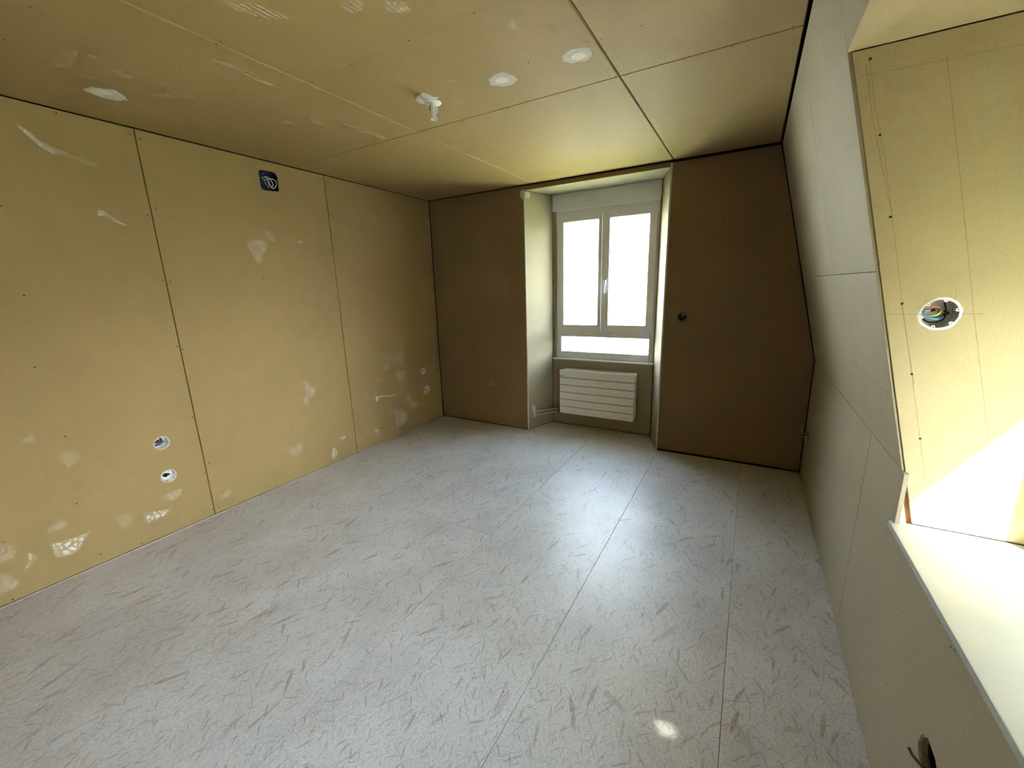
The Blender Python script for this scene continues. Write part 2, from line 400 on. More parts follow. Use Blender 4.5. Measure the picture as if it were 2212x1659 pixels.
def floor_mat():
    """cement-bonded flake board: pale grey binder with brown and reddish wood flakes"""
    ma, nt, b, out = new_mat('flake_board')
    L = nt.links.new
    g = N(nt, 'ShaderNodeNewGeometry')
    oi = N(nt, 'ShaderNodeObjectInfo')
    off = N(nt, 'ShaderNodeVectorMath', operation='SCALE')
    off.inputs[0].default_value = (37.0, 91.0, 0.0)
    L(oi.outputs['Random'], off.inputs['Scale'])
    ad = N(nt, 'ShaderNodeVectorMath', operation='ADD')
    L(g.outputs['Position'], ad.inputs[0]); L(off.outputs[0], ad.inputs[1])
    base_co = ad.outputs[0]
    def bend(sc_):
        dn = N(nt, 'ShaderNodeTexNoise', noise_dimensions='2D', i_Scale=sc_, i_Detail=2.0)
        L(base_co, dn.inputs['Vector'])
        ds = N(nt, 'ShaderNodeVectorMath', operation='SUBTRACT'); ds.inputs[1].default_value = (0.5, 0.5, 0.5)
        L(dn.outputs['Color'], ds.inputs[0])
        return ds.outputs[0]
    bend_fine, bend_wide = bend(55.0), bend(24.0)
    def layer(scale, hl, hw, present, seed, soft, distort, dscale, bias=0.0):
        sh = N(nt, 'ShaderNodeVectorMath', operation='ADD'); sh.inputs[1].default_value = (seed, seed * 1.7, 0)
        L(base_co, sh.inputs[0])
        dm = N(nt, 'ShaderNodeVectorMath', operation='SCALE'); dm.inputs['Scale'].default_value = distort
        L((bend_fine if dscale > 32 else bend_wide), dm.inputs[0])
        co = N(nt, 'ShaderNodeVectorMath', operation='ADD'); L(sh.outputs[0], co.inputs[0]); L(dm.outputs[0], co.inputs[1])
        vo = N(nt, 'ShaderNodeTexVoronoi', voronoi_dimensions='2D', i_Scale=scale)
        L(sh.outputs[0], vo.inputs['Vector'])
        d = N(nt, 'ShaderNodeVectorMath', operation='SUBTRACT')
        L(co.outputs[0], d.inputs[0]); L(vo.outputs['Position'], d.inputs[1])
        sp = N(nt, 'ShaderNodeSeparateColor'); L(vo.outputs['Color'], sp.inputs[0])
        an = N(nt, 'ShaderNodeMath', operation='MULTIPLY_ADD'); an.inputs[1].default_value = 2 * bias; an.inputs[2].default_value = -math.pi / 2 - bias
        L(sp.outputs[0], an.inputs[0])
        ro = N(nt, 'ShaderNodeVectorRotate', rotation_type='Z_AXIS'); L(d.outputs[0], ro.inputs['Vector']); L(an.outputs[0], ro.inputs['Angle'])
        ln = N(nt, 'ShaderNodeMapRange', i_1=0.0, i_2=1.0, i_3=1.6, i_4=0.75); L(sp.outputs[1], ln.inputs[0])
        sc = N(nt, 'ShaderNodeVectorMath', operation='MULTIPLY'); sc.inputs[1].default_value = (1 / hl, 1 / hw, 0)
        L(ro.outputs[0], sc.inputs[0])
        le = N(nt, 'ShaderNodeVectorMath', operation='LENGTH'); L(sc.outputs[0], le.inputs[0])
        ml = N(nt, 'ShaderNodeMath', operation='MULTIPLY'); L(le.outputs['Value'], ml.inputs[0]); L(ln.outputs[0], ml.inputs[1])
        ma_ = N(nt, 'ShaderNodeMapRange', i_1=1.0, i_2=1.0 - soft, i_3=0.0, i_4=1.0); L(ml.outputs[0], ma_.inputs[0])
        pr_ = N(nt, 'ShaderNodeMath', operation='LESS_THAN'); pr_.inputs[1].default_value = present; L(sp.outputs[2], pr_.inputs[0])
        mu = N(nt, 'ShaderNodeMath', operation='MULTIPLY'); L(ma_.outputs[0], mu.inputs[0]); L(pr_.outputs[0], mu.inputs[1])
        return mu.outputs[0], sp
    nb = N(nt, 'ShaderNodeTexNoise', noise_dimensions='2D', i_Scale=2.2, i_Detail=3.0, i_Roughness=0.6); L(base_co, nb.inputs['Vector'])
    nf = N(nt, 'ShaderNodeTexNoise', noise_dimensions='2D', i_Scale=105.0, i_Detail=3.0, i_Roughness=0.7); L(base_co, nf.inputs['Vector'])
    cr = N(nt, 'ShaderNodeValToRGB')
    cr.color_ramp.elements[0].position = 0.35; cr.color_ramp.elements[0].color = (0.44, 0.415, 0.39, 1)
    cr.color_ramp.elements[1].position = 0.65; cr.color_ramp.elements[1].color = (0.52, 0.50, 0.48, 1)
    L(nb.outputs['Fac'], cr.inputs['Fac'])
    cur = cr.outputs['Color']
    fr = N(nt, 'ShaderNodeMapRange', i_1=0.3, i_2=0.7, i_3=0.86, i_4=1.08); L(nf.outputs['Fac'], fr.inputs[0])
    vm = N(nt, 'ShaderNodeVectorMath', operation='SCALE'); L(cur, vm.inputs[0]); L(fr.outputs[0], vm.inputs['Scale'])
    cur = vm.outputs[0]
    def over(mask, col, op):
        nonlocal cur
        mm = N(nt, 'ShaderNodeMath', operation='MULTIPLY'); mm.inputs[1].default_value = op; L(mask, mm.inputs[0])
        mx = N(nt, 'ShaderNodeMix', data_type='RGBA')
        L(mm.outputs[0], mx.inputs[0]); L(cur, mx.inputs[6])
        if isinstance(col, tuple): mx.inputs[7].default_value = (*col, 1)
        else: L(col, mx.inputs[7])
        cur = mx.outputs[2]
    def streak(mask, seed):
        # grain along each flake breaks it up
        mr = N(nt, 'ShaderNodeMapRange', i_1=0.38, i_2=0.55, i_3=0.25, i_4=1.0); L(nf.outputs['Fac'], mr.inputs[0])
        m_ = N(nt, 'ShaderNodeMath', operation='MULTIPLY'); L(mask, m_.inputs[0]); L(mr.outputs[0], m_.inputs[1])
        return m_.outputs[0]
    k, s = layer(85.0, 0.0085, 0.0015, 0.85, 3.1, 0.7, 0.003, 70.0, 1.2); over(k, (0.25, 0.21, 0.18), 0.46)
    k, s = layer(55.0, 0.0130, 0.0013, 0.70, 9.7, 0.6, 0.003, 80.0, 1.3); over(k, (0.66, 0.64, 0.62), 0.45)
    k, s = layer(40.0, 0.018, 0.0022, 0.75, 5.3, 0.5, 0.003, 40.0, 1.1); over(k, (0.22, 0.175, 0.15), 0.46)
    k, s = layer(21.0, 0.032, 0.0034, 0.62, 7.9, 0.45, 0.004, 35.0, 1.0); over(streak(k, 1.0), (0.20, 0.15, 0.125), 0.60)
    k, s = layer(12.0, 0.046, 0.0054, 0.45, 21.7, 0.45, 0.006, 30.0, 0.95); over(streak(k, 4.0), (0.24, 0.155, 0.125), 0.55)
    k, s = layer(7.5, 0.060, 0.0085, 0.36, 1.3, 0.35, 0.007, 25.0, 0.9); over(streak(k, 2.0), (0.235, 0.125, 0.095), 0.66)
    k, s = layer(5.0, 0.060, 0.0150, 0.25, 11.3, 0.5, 0.010, 22.0, 1.2); over(streak(k, 3.0), (0.29, 0.20, 0.165), 0.50)
    k, s = layer(5.0, 0.090, 0.0020, 0.5, 15.1, 0.5, 0.006, 14.0, 1.3); over(k, (0.14, 0.11, 0.095), 0.5)
    L(cur, b.inputs['Base Color'])
    b.inputs['Roughness'].default_value = 0.42
    b.inputs['Specular IOR Level'].default_value = 0.45
    bp = N(nt, 'ShaderNodeBump', i_Strength=0.12, i_Distance=0.001)
    L(nf.outputs['Fac'], bp.inputs['Height']); L(bp.outputs['Normal'], b.inputs['Normal'])
    return ma

def smudge_mat(name, style, col=(0.97, 0.92, 0.81)):
    """thin dried plaster dust; 'fall' on the mesh thins it out towards its rim"""
    ma, nt, b, out = new_mat(name)
    L = nt.links.new
    b.inputs['Base Color'].default_value = (*col, 1)
    b.inputs['Roughness'].default_value = 0.9
    b.inputs['Specular IOR Level'].default_value = 0.1
    at = N(nt, 'ShaderNodeAttribute', attribute_name='fall')
    g = N(nt, 'ShaderNodeNewGeometry')
    n1 = N(nt, 'ShaderNodeTexNoise', i_Scale=28.0, i_Detail=6.0, i_Roughness=0.7); L(g.outputs['Position'], n1.inputs['Vector'])
    r1 = N(nt, 'ShaderNodeMapRange', i_1=0.36, i_2=0.66, i_3=0.05, i_4=1.0); L(n1.outputs['Fac'], r1.inputs[0])
    mu = N(nt, 'ShaderNodeMath', operation='MULTIPLY'); L(at.outputs['Fac'], mu.inputs[0])
    if style == 'p':
        L(r1.outputs[0], mu.inputs[1])
    elif style == 'c':
        r1.inputs[3].default_value = 0.55
        vo = N(nt, 'ShaderNodeTexVoronoi', feature='DISTANCE_TO_EDGE', i_Scale=34.0); L(g.outputs['Position'], vo.inputs['Vector'])
        r2_ = N(nt, 'ShaderNodeMapRange', i_1=0.04, i_2=0.14, i_3=0.12, i_4=1.0); L(vo.outputs['Distance'], r2_.inputs[0])
        m2 = N(nt, 'ShaderNodeMath', operation='MULTIPLY'); L(r1.outputs[0], m2.inputs[0]); L(r2_.outputs[0], m2.inputs[1])
        L(m2.outputs[0], mu.inputs[1])
    elif style == 's':
        wv = N(nt, 'ShaderNodeTexWave', wave_type='BANDS', bands_direction='X', i_Scale=16.0, i_Distortion=2.0, i_Detail=2.0)
        wv.inputs['Detail Scale'].default_value = 1.5
        L(g.outputs['Position'], wv.inputs['Vector'])
        r2_ = N(nt, 'ShaderNodeMapRange', i_1=0.25, i_2=0.7, i_3=0.15, i_4=1.0); L(wv.outputs['Fac'], r2_.inputs[0])
        m2 = N(nt, 'ShaderNodeMath', operation='MULTIPLY'); L(r1.outputs[0], m2.inputs[0]); L(r2_.outputs[0], m2.inputs[1])
        L(m2.outputs[0], mu.inputs[1])
    else:
        L(r1.outputs[0], mu.inputs[1]); r1.inputs[3].default_value = 0.7
    tr = N(nt, 'ShaderNodeBsdfTransparent'); mx = N(nt, 'ShaderNodeMixShader')
    L(mu.outputs[0], mx.inputs[0]); L(tr.outputs[0], mx.inputs[1]); L(b.outputs[0], mx.inputs[2]); L(mx.outputs[0], out.inputs['Surface'])
    return ma

def glass_mat():
    ma, nt, b, out = new_mat('window_glass')
    L = nt.links.new
    nt.nodes.remove(b)
    tr = N(nt, 'ShaderNodeBsdfTransparent'); tr.inputs[0].default_value = (0.93, 0.95, 0.94, 1)
    gl = N(nt, 'ShaderNodeBsdfGlossy'); gl.inputs['Roughness'].default_value = 0.0
    lw = N(nt, 'ShaderNodeLayerWeight', i_Blend=0.5)
    pw = N(nt, 'ShaderNodeMath', operation='POWER'); pw.inputs[1].default_value = 5.0; L(lw.outputs['Facing'], pw.inputs[0])
    fr = N(nt, 'ShaderNodeMath', operation='MULTIPLY_ADD'); fr.inputs[1].default_value = 0.9; fr.inputs[2].default_value = 0.04; L(pw.outputs[0], fr.inputs[0])
    mx = N(nt, 'ShaderNodeMixShader')
    L(fr.outputs[0], mx.inputs[0]); L(tr.outputs[0], mx.inputs[1]); L(gl.outputs[0], mx.inputs[2]); L(mx.outputs[0], out.inputs['Surface'])
    return ma

M = {}
M['board'] = board_mat('tan_plasterboard', (0.315, 0.22, 0.096))
M['board_shaded'] = board_mat('shaded_tan_plasterboard', (0.225, 0.155, 0.078))  # tan board darkened to deepen the shade on the far wall
M['board_lit'] = board_mat('brightened_tan_plasterboard', (0.40, 0.325, 0.185))  # same tan board, lightened so the dormer looks brightly lit
M['board_grey'] = board_mat('grey_plasterboard', (0.315, 0.272, 0.186))
M['floor'] = floor_mat()
M['void'] = plain('dark_cavity', (0.035, 0.03, 0.026), 0.9)
M['masonry'] = plain('outer_render', (0.70, 0.69, 0.66), 0.9, var=0.06)
M['white'] = plain('white_lacquer', (0.80, 0.80, 0.80), 0.35)
M['pvc'] = plain('white_pvc', (0.75, 0.775, 0.83), 0.35)
M['gasket'] = plain('gasket_and_shade_black', (0.03, 0.03, 0.03), 0.6)  # window gaskets; also painted shade in slat gaps and cable hole
M['glass'] = glass_mat()
M['sill'] = plain('white_sill_board', (0.35, 0.38, 0.365), 0.5, var=0.03, vscale=8)
M['bead'] = plain('corner_bead', (0.56, 0.53, 0.47), 0.5)
M['edge'] = plain('edge_strip', (0.40, 0.36, 0.29), 0.7)
M['filler_light'] = plain('smooth_filler', (0.66, 0.63, 0.57), 0.8, var=0.06, vscale=40)
M['filler'] = plain('white_filler', (0.52, 0.49, 0.43), 0.9, var=0.14, vscale=60, bump=0.4)
M['screw'] = plain('black_screw', (0.02, 0.018, 0.016), 0.5)
M['plastic_grey'] = plain('grey_plastic', (0.50, 0.50, 0.51), 0.5)
M['plastic_dark'] = plain('dark_grey_plastic', (0.10, 0.10, 0.10), 0.5)
M['plastic_white'] = plain('white_plastic', (0.76, 0.76, 0.74), 0.45)
M['plastic_blue'] = plain('blue_plastic', (0.006, 0.012, 0.052), 0.45)
M['cable_white'] = plain('white_cable', (0.62, 0.60, 0.55), 0.5)
M['cable_grey'] = plain('grey_cable', (0.30, 0.29, 0.26), 0.6)
M['cable_black'] = plain('black_cable', (0.015, 0.015, 0.016), 0.8, spec=0.2)
M['cable_violet'] = plain('violet_cable', (0.06, 0.04, 0.09), 0.45)
M['cable_red'] = plain('orange_cable', (0.60, 0.13, 0.05), 0.45)
M['cable_blue'] = plain('blue_cable', (0.12, 0.28, 0.60), 0.45)
M['cable_green'] = plain('yellow_green_cable', (0.62, 0.66, 0.10), 0.45)
M['radiator'] = plain('radiator_white', (0.90, 0.88, 0.84), 0.35)
M['metal'] = plain('dull_steel', (0.42, 0.41, 0.40), 0.3, metal=0.9)
M['darkmetal'] = plain('dark_steel', (0.12, 0.12, 0.12), 0.4, metal=0.8)
M['red'] = plain('red_cap', (0.36, 0.05, 0.04), 0.4)
M['wood'] = plain('raw_timber', (0.34, 0.17, 0.07), 0.7, var=0.35, vscale=60)
M['pencil'] = smudge_mat('pencil_line', 'l', (0.16, 0.12, 0.08))
M['smp'] = smudge_mat('dust_smear', 'p'); M['smc'] = smudge_mat('crackled_dust', 'c'); M['sms'] = smudge_mat('striped_dust', 's')
M['facade'] = plain('sunlit_facade', (0.90, 0.89, 0.87), 0.9, var=0.03, vscale=2)
M['roof'] = plain('pale_roof', (0.55, 0.50, 0.47), 0.8, var=0.1, vscale=4)
M['far_glass'] = plain('far_window_glass', (0.25, 0.28, 0.30), 0.15)
M['grass'] = plain('lawn', (0.32, 0.35, 0.14), 0.95, var=0.2, vscale=1.5)
M['shutter'] = plain('shutter_slats', (0.55, 0.54, 0.52), 0.5)
M['debris'] = plain('dark_debris', (0.05, 0.045, 0.04), 0.8)

# ------------------------------------------------------------------ dimensions (metres)
H = 2.452                    # ceiling
YB = -5.35                   # wall behind the photographer
KX, KZ = 3.609, 0.909        # knee wall plane and its top
SDIR = Vector((-0.364, 0, 1.543)).normalized()   # up along the slope
SN = Vector((-1.543, 0, -0.364)).normalized()    # slope normal into the room
DY0, DY1 = -2.99, -2.125     # dormer cheeks
EY0, EY1 = -4.34, -3.16     # cheeks of a second dormer added behind the photographer for fill light
DZ = 2.115                   # dormer ceiling
SILL = 0.738
WX = 3.95                    # dormer window plane
XO = WX + 0.16               # outer face of the walls
AD = 0.36                    # depth of the window recess
AX0, AX1, BX0, BX1 = 1.180, 2.503, 1.305, 2.381
AZ = 2.404                   # recess soffit

P_LEFT = Plane((0, 0, 0), (0, 1, 0), (0, 0, 1), (1, 0, 0))       # (y, z)
P_CEIL = Plane((0, 0, H), (1, 0, 0), (0, 1, 0), (0, 0, -1))      # (x, y)
P_FAR = Plane((0, 0, 0), (1, 0, 0), (0, 0, 1), (0, -1, 0))       # (x, z)
P_KNEE = Plane((KX, 0, 0), (0, 1, 0), (0, 0, 1), (-1, 0, 0))     # (y, z)
P_SLOPE = Plane((KX, 0, KZ), (0, 1, 0), SDIR, SN)                # (y, s)
P_FLOOR = Plane((0, 0, 0), (1, 0, 0), (0, 1, 0), (0, 0, 1))      # (x, y)
P_CHEEK = Plane((0, DY1, 0), (1, 0, 0), (0, 0, 1), (0, -1, 0))   # (x, z)
P_BACK = Plane((0, YB, 0), (1, 0, 0), (0, 0, 1), (0, 1, 0))
def s_of(z): return (z - KZ) / SDIR.z
def sx(z): return KX + (z - KZ) * SDIR.x / SDIR.z

# ------------------------------------------------------------------ floor
mb = MB(); mb.box((-0.3, YB - 0.3, -0.3), (WX + 0.16, 0.75, -0.022))
floor = tag(mb.build('floor', M['void']), 'pale grey flake board floor with brown and reddish flecks', 'floor', kind='structure')
FX = [0.006, 0.552, 1.213, 1.868, 2.530, 3.191, 3.6092]
cross = {0: [-4.2], 1: [-0.75], 2: [-1.855], 3: [], 4: [-0.55], 5: []}
for i in range(6):
    ys = [YB] + sorted(cross[i]) + [0.0]
    for a, b_ in zip(ys[:-1], ys[1:]):
        board(P_FLOOR, rect(FX[i], a, FX[i + 1], b_), M['floor'], floor, 'floor_board', t=0.022, ch=0.0006, gap=0.0008)
# floor inside the recess
board(P_FLOOR, [(AX0, 0.001), (AX1, 0.001), (BX1, AD), (BX0, AD)], M['floor'], floor, 'floor_board', t=0.022, ch=0.0006, gap=0.0005)

# ------------------------------------------------------------------ ceiling
mb = MB(); mb.box((-0.3, YB - 0.3, 2.52), (WX + 0.16, 0.75, 2.8))
ceiling = tag(mb.build('ceiling', M['void']), 'tan plasterboard ceiling with open board joints and white patches', 'ceiling', kind='structure')
CXJ = [0.0, 1.274, 2.523, 3.238]
CYJ = [YB, -4.08, -1.578, -0.006]
for i in range(3):
    for a, b_ in zip(CYJ[:-1], CYJ[1:]):
        holes = []
        if i == 1 and a == -4.08: holes = [circle((1.62, -1.843), 0.02, 16)]
        board(P_CEIL, rect(CXJ[i], a - 0.0014, CXJ[i + 1], b_ + 0.0014), M['board'], ceiling, holes=holes, ch=0.0042, gap=0.0020)

# ------------------------------------------------------------------ left wall
mb = MB(); mb.box((-0.35, YB - 0.3, -0.3), (-0.075, 0.75, 2.8))
wall_left = tag(mb.build('wall_left', M['void']), 'tan plasterboard wall with dusty boot marks and socket holes', 'wall', kind='structure')
BLUE = [(-1.846, 2.262), (-1.846, 2.366), (-1.836, 2.378), (-1.744, 2.384), (-1.722, 2.376), (-1.711, 2.356), (-1.713, 2.262), (-1.720, 2.253), (-1.815, 2.246), (-1.836, 2.250)]
R1 = (-2.740, 0.610); R2 = (-2.743, 0.387); S1 = (-0.299, 0.614); S2 = (-0.262, 0.394)
LYJ = [YB, -5.036, -3.786, -2.536, -1.302, -0.052, -0.004]
for a, b_ in zip(LYJ[:-1], LYJ[1:]):
    holes = []
    if a == -2.536: holes = [BLUE]
    if a == -3.786: holes = [circle(R1, 0.039, 28, 0.03), circle(R2, 0.039, 28, 0.03)]
    if a == -1.302: holes = [circle(S1, 0.037, 24, 0.02), circle(S2, 0.045, 24, 0.05)]
    board(P_LEFT, rect(a, 0.003, b_, H - 0.001), M['board'], wall_left, holes=holes, ch=0.0030, gap=0.0022)

# ------------------------------------------------------------------ far wall with window recess
mb = MB()
mb.box((-0.35, 0.075, -0.3), (1.160, 0.47, 2.8)); mb.box((1.160, AD + 0.016, -0.3), (1.330, 0.47, 2.8))
mb.box((2.523, 0.075, -0.3), (XO, 0.47, 2.8)); mb.box((2.366, AD + 0.016, -0.3), (2.523, 0.47, 2.8))
mb.box((1.160, 0.075, 2.43), (2.523, 0.47, 2.8)); mb.box((1.330, AD + 0.03, -0.3), (2.366, 0.47, 0.728))
wall_far = tag(mb.build('wall_far', M['void']), 'shadowed plasterboard wall holding the deep window recess', 'wall', kind='structure')
mb = MB()
mb.box((-0.35, 0.47, -0.3), (1.356, 0.78, 2.8)); mb.box((2.345, 0.47, -0.3), (XO, 0.78, 2.8)); mb.box((1.356, 0.47, 2.215), (2.345, 0.78, 2.8)); mb.box((1.356, 0.47, -0.3), (2.345, 0.78, 0.74))
mb.build('outer_wall', M['masonry'], wall_far)
for xa, xb in ((1.292, 1.334), (2.366, 2.394)):
    mb = MB(); mb.box((xa, AD + 0.013, 0.742), (xb, 0.40, 2.40)); mb.build('reveal_strip', M['board_grey'], wall_far)
FH = (2.656, 1.221)
board(P_FAR, rect(0.004, 0.003, AX0 - 0.008, H - 0.006), M['board_shaded'], wall_far, ch=0.0015)
board(P_FAR, [(AX1 + 0.012, 0.014), (KX - 0.006, 0.014), (KX - 0.006, KZ), (sx(2.44) - 0.006, 2.438), (AX1 + 0.012, 2.438)], M['board_shaded'], wall_far,
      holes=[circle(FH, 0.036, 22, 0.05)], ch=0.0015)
board(P_FAR, rect(AX0 - 0.008, AZ, AX1 - 0.006, H - 0.006), M['board_shaded'], wall_far, ch=0.0015)
def splay(p, q, z0, z1, nrm, mat, **k):
    u = Vector((q[0] - p[0], q[1] - p[1], 0)); l = u.length
    pl = Plane((p[0], p[1], 0), u, (0, 0, 1), nrm)
    return pl, board(pl, rect(0, z0, l, z1), mat, wall_far, **k)
nl = Vector((AD, -(BX0 - AX0), 0)); nr = Vector((-AD, -(AX1 - BX1), 0))
P_JL, _ = splay((AX0, 0), (BX0, AD), 0.003, AZ - 0.001, nl, M['board_grey'])
P_JR, _ = splay((AX1, 0), (BX1, AD), 0.003, H - 0.012, nr, M['board_grey'])
board(Plane((0, 0, AZ), (1, 0, 0), (0, 1, 0), (0, 0, -1)), [(AX0, 0.0), (AX1 - 0.004, 0.0), (BX1, AD), (BX0, AD)], M['board_grey'], wall_far, ch=0.001)
board(Plane((0, AD, 0), (1, 0, 0), (0, 0, 1), (0, -1, 0)), rect(BX0 + 0.002, 0.004, BX1 - 0.006, 0.726), M['board_grey'], wall_far, ch=0.001)
for nm, x in (('trim_1', AX0), ('trim_2', AX1)):
    mb = MB()
    s = -1 if nm == 'trim_1' else 1
    x0, x1 = sorted((x, x + s * 0.012))
    mb.box((x0, -0.0022, 0.002), (x1, 0.010, AZ if s < 0 else H - 0.016), 0.0008)
    tag(mb.build(nm, M['bead']), ('thin white corner bead on the left edge of the window recess' if s < 0 else 'thin white corner bead on the right edge of the window recess'), 'corner bead', kind='structure')
mb = MB(); mb.box((0.0005, YB, -0.001), (0.0065, -0.01, 0.005))
tag(mb.build('trim_3', M['edge']), 'narrow pale edge strip where floor meets left wall', 'edge strip', kind='structure')

# ------------------------------------------------------------------ right wall: knee wall, slope, dormer
mb = MB()
cs = [(3.70, -0.3), (3.70, 0.89), (sx(2.46) + 0.085, 2.46), (sx(2.46) + 0.085, 2.8), (XO, 2.8), (XO, -0.3)]
mb.prism(cs, 'y', DY1 + 0.075, 0.75); mb.prism(cs, 'y', EY1 + 0.075, DY0 - 0.075); mb.prism(cs, 'y', YB - 0.3, EY0 - 0.03)
W2 = (-2.850, -2.264)          # clear width of the visible dormer's window
W3 = (-4.24, -3.28)            # and of the added second one
for (c0, c1), (w0, w1) in (((DY0, DY1), W2), ((EY0, EY1), W3)):
    c0 -= 0.075 if c0 == DY0 else 0.03; c1 += 0.075
    mb.box((3.70, c0, -0.3), (XO, c1, 0.70))
    mb.prism([(sx(2.2) + 0.085, 2.19), (sx(2.46) + 0.085, 2.46), (sx(2.46) + 0.085, 2.8), (XO, 2.8), (XO, 2.19)], 'y', c0, c1)
    mb.box((WX + 0.02, w1, 0.70), (XO, c1, 2.19)); mb.box((WX + 0.02, c0, 0.70), (XO, w0, 2.19))
    mb.box((WX + 0.02, w0, 2.03), (XO, w1, 2.19)); mb.box((WX + 0.02, w0, 0.70), (XO, w1, 0.745))
wall_right = tag(mb.build('wall_right', M['masonry']), 'greyish plasterboard knee wall and steep slope around a dormer', 'wall', kind='structure')
KH = [(-2.604, 0.416), (-2.618, 0.431), (-2.645, 0.428), (-2.667, 0.426), (-2.690, 0.410), (-2.700, 0.372), (-2.672, 0.352), (-2.630, 0.360), (-2.606, 0.374), (-2.597, 0.390)]
KS = circle((-0.20, 0.372), 0.030, 14, 0.25)
board(P_KNEE, rect(-1.735, -0.004, -0.004, KZ), M['board_grey'], wall_right, holes=[KS], ch=0.0012)
board(P_KNEE, [(-1.735, -0.004), (-1.735, KZ), (-2.146, KZ), (-2.146, SILL - 0.02), (DY0, SILL - 0.02), (DY0, KZ), (EY1, KZ), (EY1, SILL - 0.02), (EY0, SILL - 0.02), (EY0, KZ), (YB, KZ), (YB, -0.004)][::-1], M['board_grey'], wall_right, holes=[KH], ch=0.0012)
top = s_of(2.446)
mid = s_of(1.517)
for a, b_ in ((-1.375, -0.004), (-2.122, -1.375)):
    board(P_SLOPE, rect(a, 0.0, b_, mid), M['board_grey'], wall_right, ch=0.0008, gap=0.0008)
    board(P_SLOPE, rect(a, mid, b_, top), M['board_grey'], wall_right, ch=0.0008, gap=0.0008)
board(P_SLOPE, rect(DY0, s_of(DZ), -2.122, top), M['board_grey'], wall_right, ch=0.0008, gap=0.0008)
board(P_SLOPE, rect(EY1, 0.0, DY0, top), M['board_grey'], wall_right, ch=0.0008, gap=0.0008)
board(P_SLOPE, rect(EY0, s_of(DZ), EY1, top), M['board_grey'], wall_right, ch=0.0008, gap=0.0008)
board(P_SLOPE, rect(YB, 0.0, EY0, top), M['board_grey'], wall_right, ch=0.0008, gap=0.0008)
CB = (3.620, 1.395)
cheek_poly = [(sx(2.113) + 0.008, DZ - 0.001), (WX, DZ - 0.001), (WX, SILL - 0.0005), (sx(SILL) + 0.006, SILL - 0.0005)][::-1]
P_WIN2 = Plane((WX, 0, 0), (0, 1, 0), (0, 0, 1), (-1, 0, 0))
for (c0, c1), (w0, w1), hl in (((DY0, DY1), W2, [circle(CB, 0.0435, 32, 0.015)]), ((EY0, EY1), W3, [])):
    board(Plane((0, c1, 0), (1, 0, 0), (0, 0, 1), (0, -1, 0)), cheek_poly, M['board_lit'], wall_right, holes=hl)
    board(Plane((0, c0, 0), (1, 0, 0), (0, 0, 1), (0, 1, 0)), cheek_poly, M['board_lit'], wall_right)
    board(Plane((0, 0, DZ), (1, 0, 0), (0, 1, 0), (0, 0, -1)), rect(sx(DZ) - 0.001, c0, WX, c1), M['board_lit'], wall_right)
    board(P_WIN2, rect(c0, SILL, c1, DZ), M['board'], wall_right, holes=[rect(w0, 0.745, w1, 2.03)])
mb = MB(); mb.box((3.624, DY1 + 0.014, 0.70), (3.672, DY1 + 0.074, 1.25))
mb.build('timber_stud', M['wood'], wall_right)
# sill board
mb = MB(); mb.box((KX - 0.010, DY0 + 0.002, SILL - 0.018), (WX - 0.001, DY1 - 0.003, SILL), 0.0025)
tag(mb.build('trim_4', M['sill']), 'white sill board in the sunlit dormer', 'window sill', kind='structure')
mb = MB(); mb.box((KX - 0.010, EY0 + 0.002, SILL - 0.018), (WX - 0.001, EY1 - 0.003, SILL), 0.0025)
tag(mb.build('trim_5', M['sill']), 'white sill board in the added dormer behind the photographer', 'window sill', kind='structure')

# back wall behind the photographer
mb = MB(); mb.box((-0.35, YB - 0.3, -0.3), (WX + 0.16, YB - 0.02, 2.8))
wall_back = tag(mb.build('wall_back', M['void']), 'plasterboard wall behind the photographer', 'wall', kind='structure')
board(P_BACK, [(0.004, 0.003), (KX - 0.004, 0.003), (KX - 0.004, KZ), (sx(2.44) - 0.004, 2.44), (0.004, 2.44)], M['board'], wall_back)

# ------------------------------------------------------------------ marks on the boards
def smudges(items, plane, parent, fn=lambda a, b: (a, b)):
    for st in ('p', 'c', 's'):
        vs_, fs, al = [], [], []
        for k, strength, pts in items:
            if k != st: continue
            pts = [fn(*p) for p in pts]
            # resample the outline so that it is not a hard polygon
            ring = []
            n = len(pts)
            for i in range(n):
                for t in (0, 0.5):
                    a = Vector(pts[i]).lerp(Vector(pts[(i + 1) % n]), t); ring.append(a)
            c = sum(ring, Vector((0, 0))) / len(ring)
            o = len(vs_); m_ = len(ring)
            vs_.append(plane.p(c.x, c.y, 0.0006)); al.append(strength)
            for sc_, av in ((0.72, strength), (1.04, 0.0)):
                for q in ring:
                    w = c + (q - c) * (sc_ * (1 + RND.uniform(-0.05, 0.05)))
                    vs_.append(plane.p(w.x, w.y, 0.0006)); al.append(av)
            for i in range(m_):
                j = (i + 1) % m_
                fs.append((o, o + 1 + i, o + 1 + j))
                fs.append((o + 1 + i, o + 1 + m_ + i, o + 1 + m_ + j, o + 1 + j))
        if not vs_: continue
        mb_ = MB(); mb_.add(vs_, fs)
        o_ = mb_.build('dust_marks', M['sm' + st], parent, fix=False)
        at = o_.data.attributes.new('fall', 'FLOAT', 'POINT')
        for i, a in enumerate(al): at.data[i].value = min(1.0, a * 0.95)
        o_['kind'] = 'stuff'

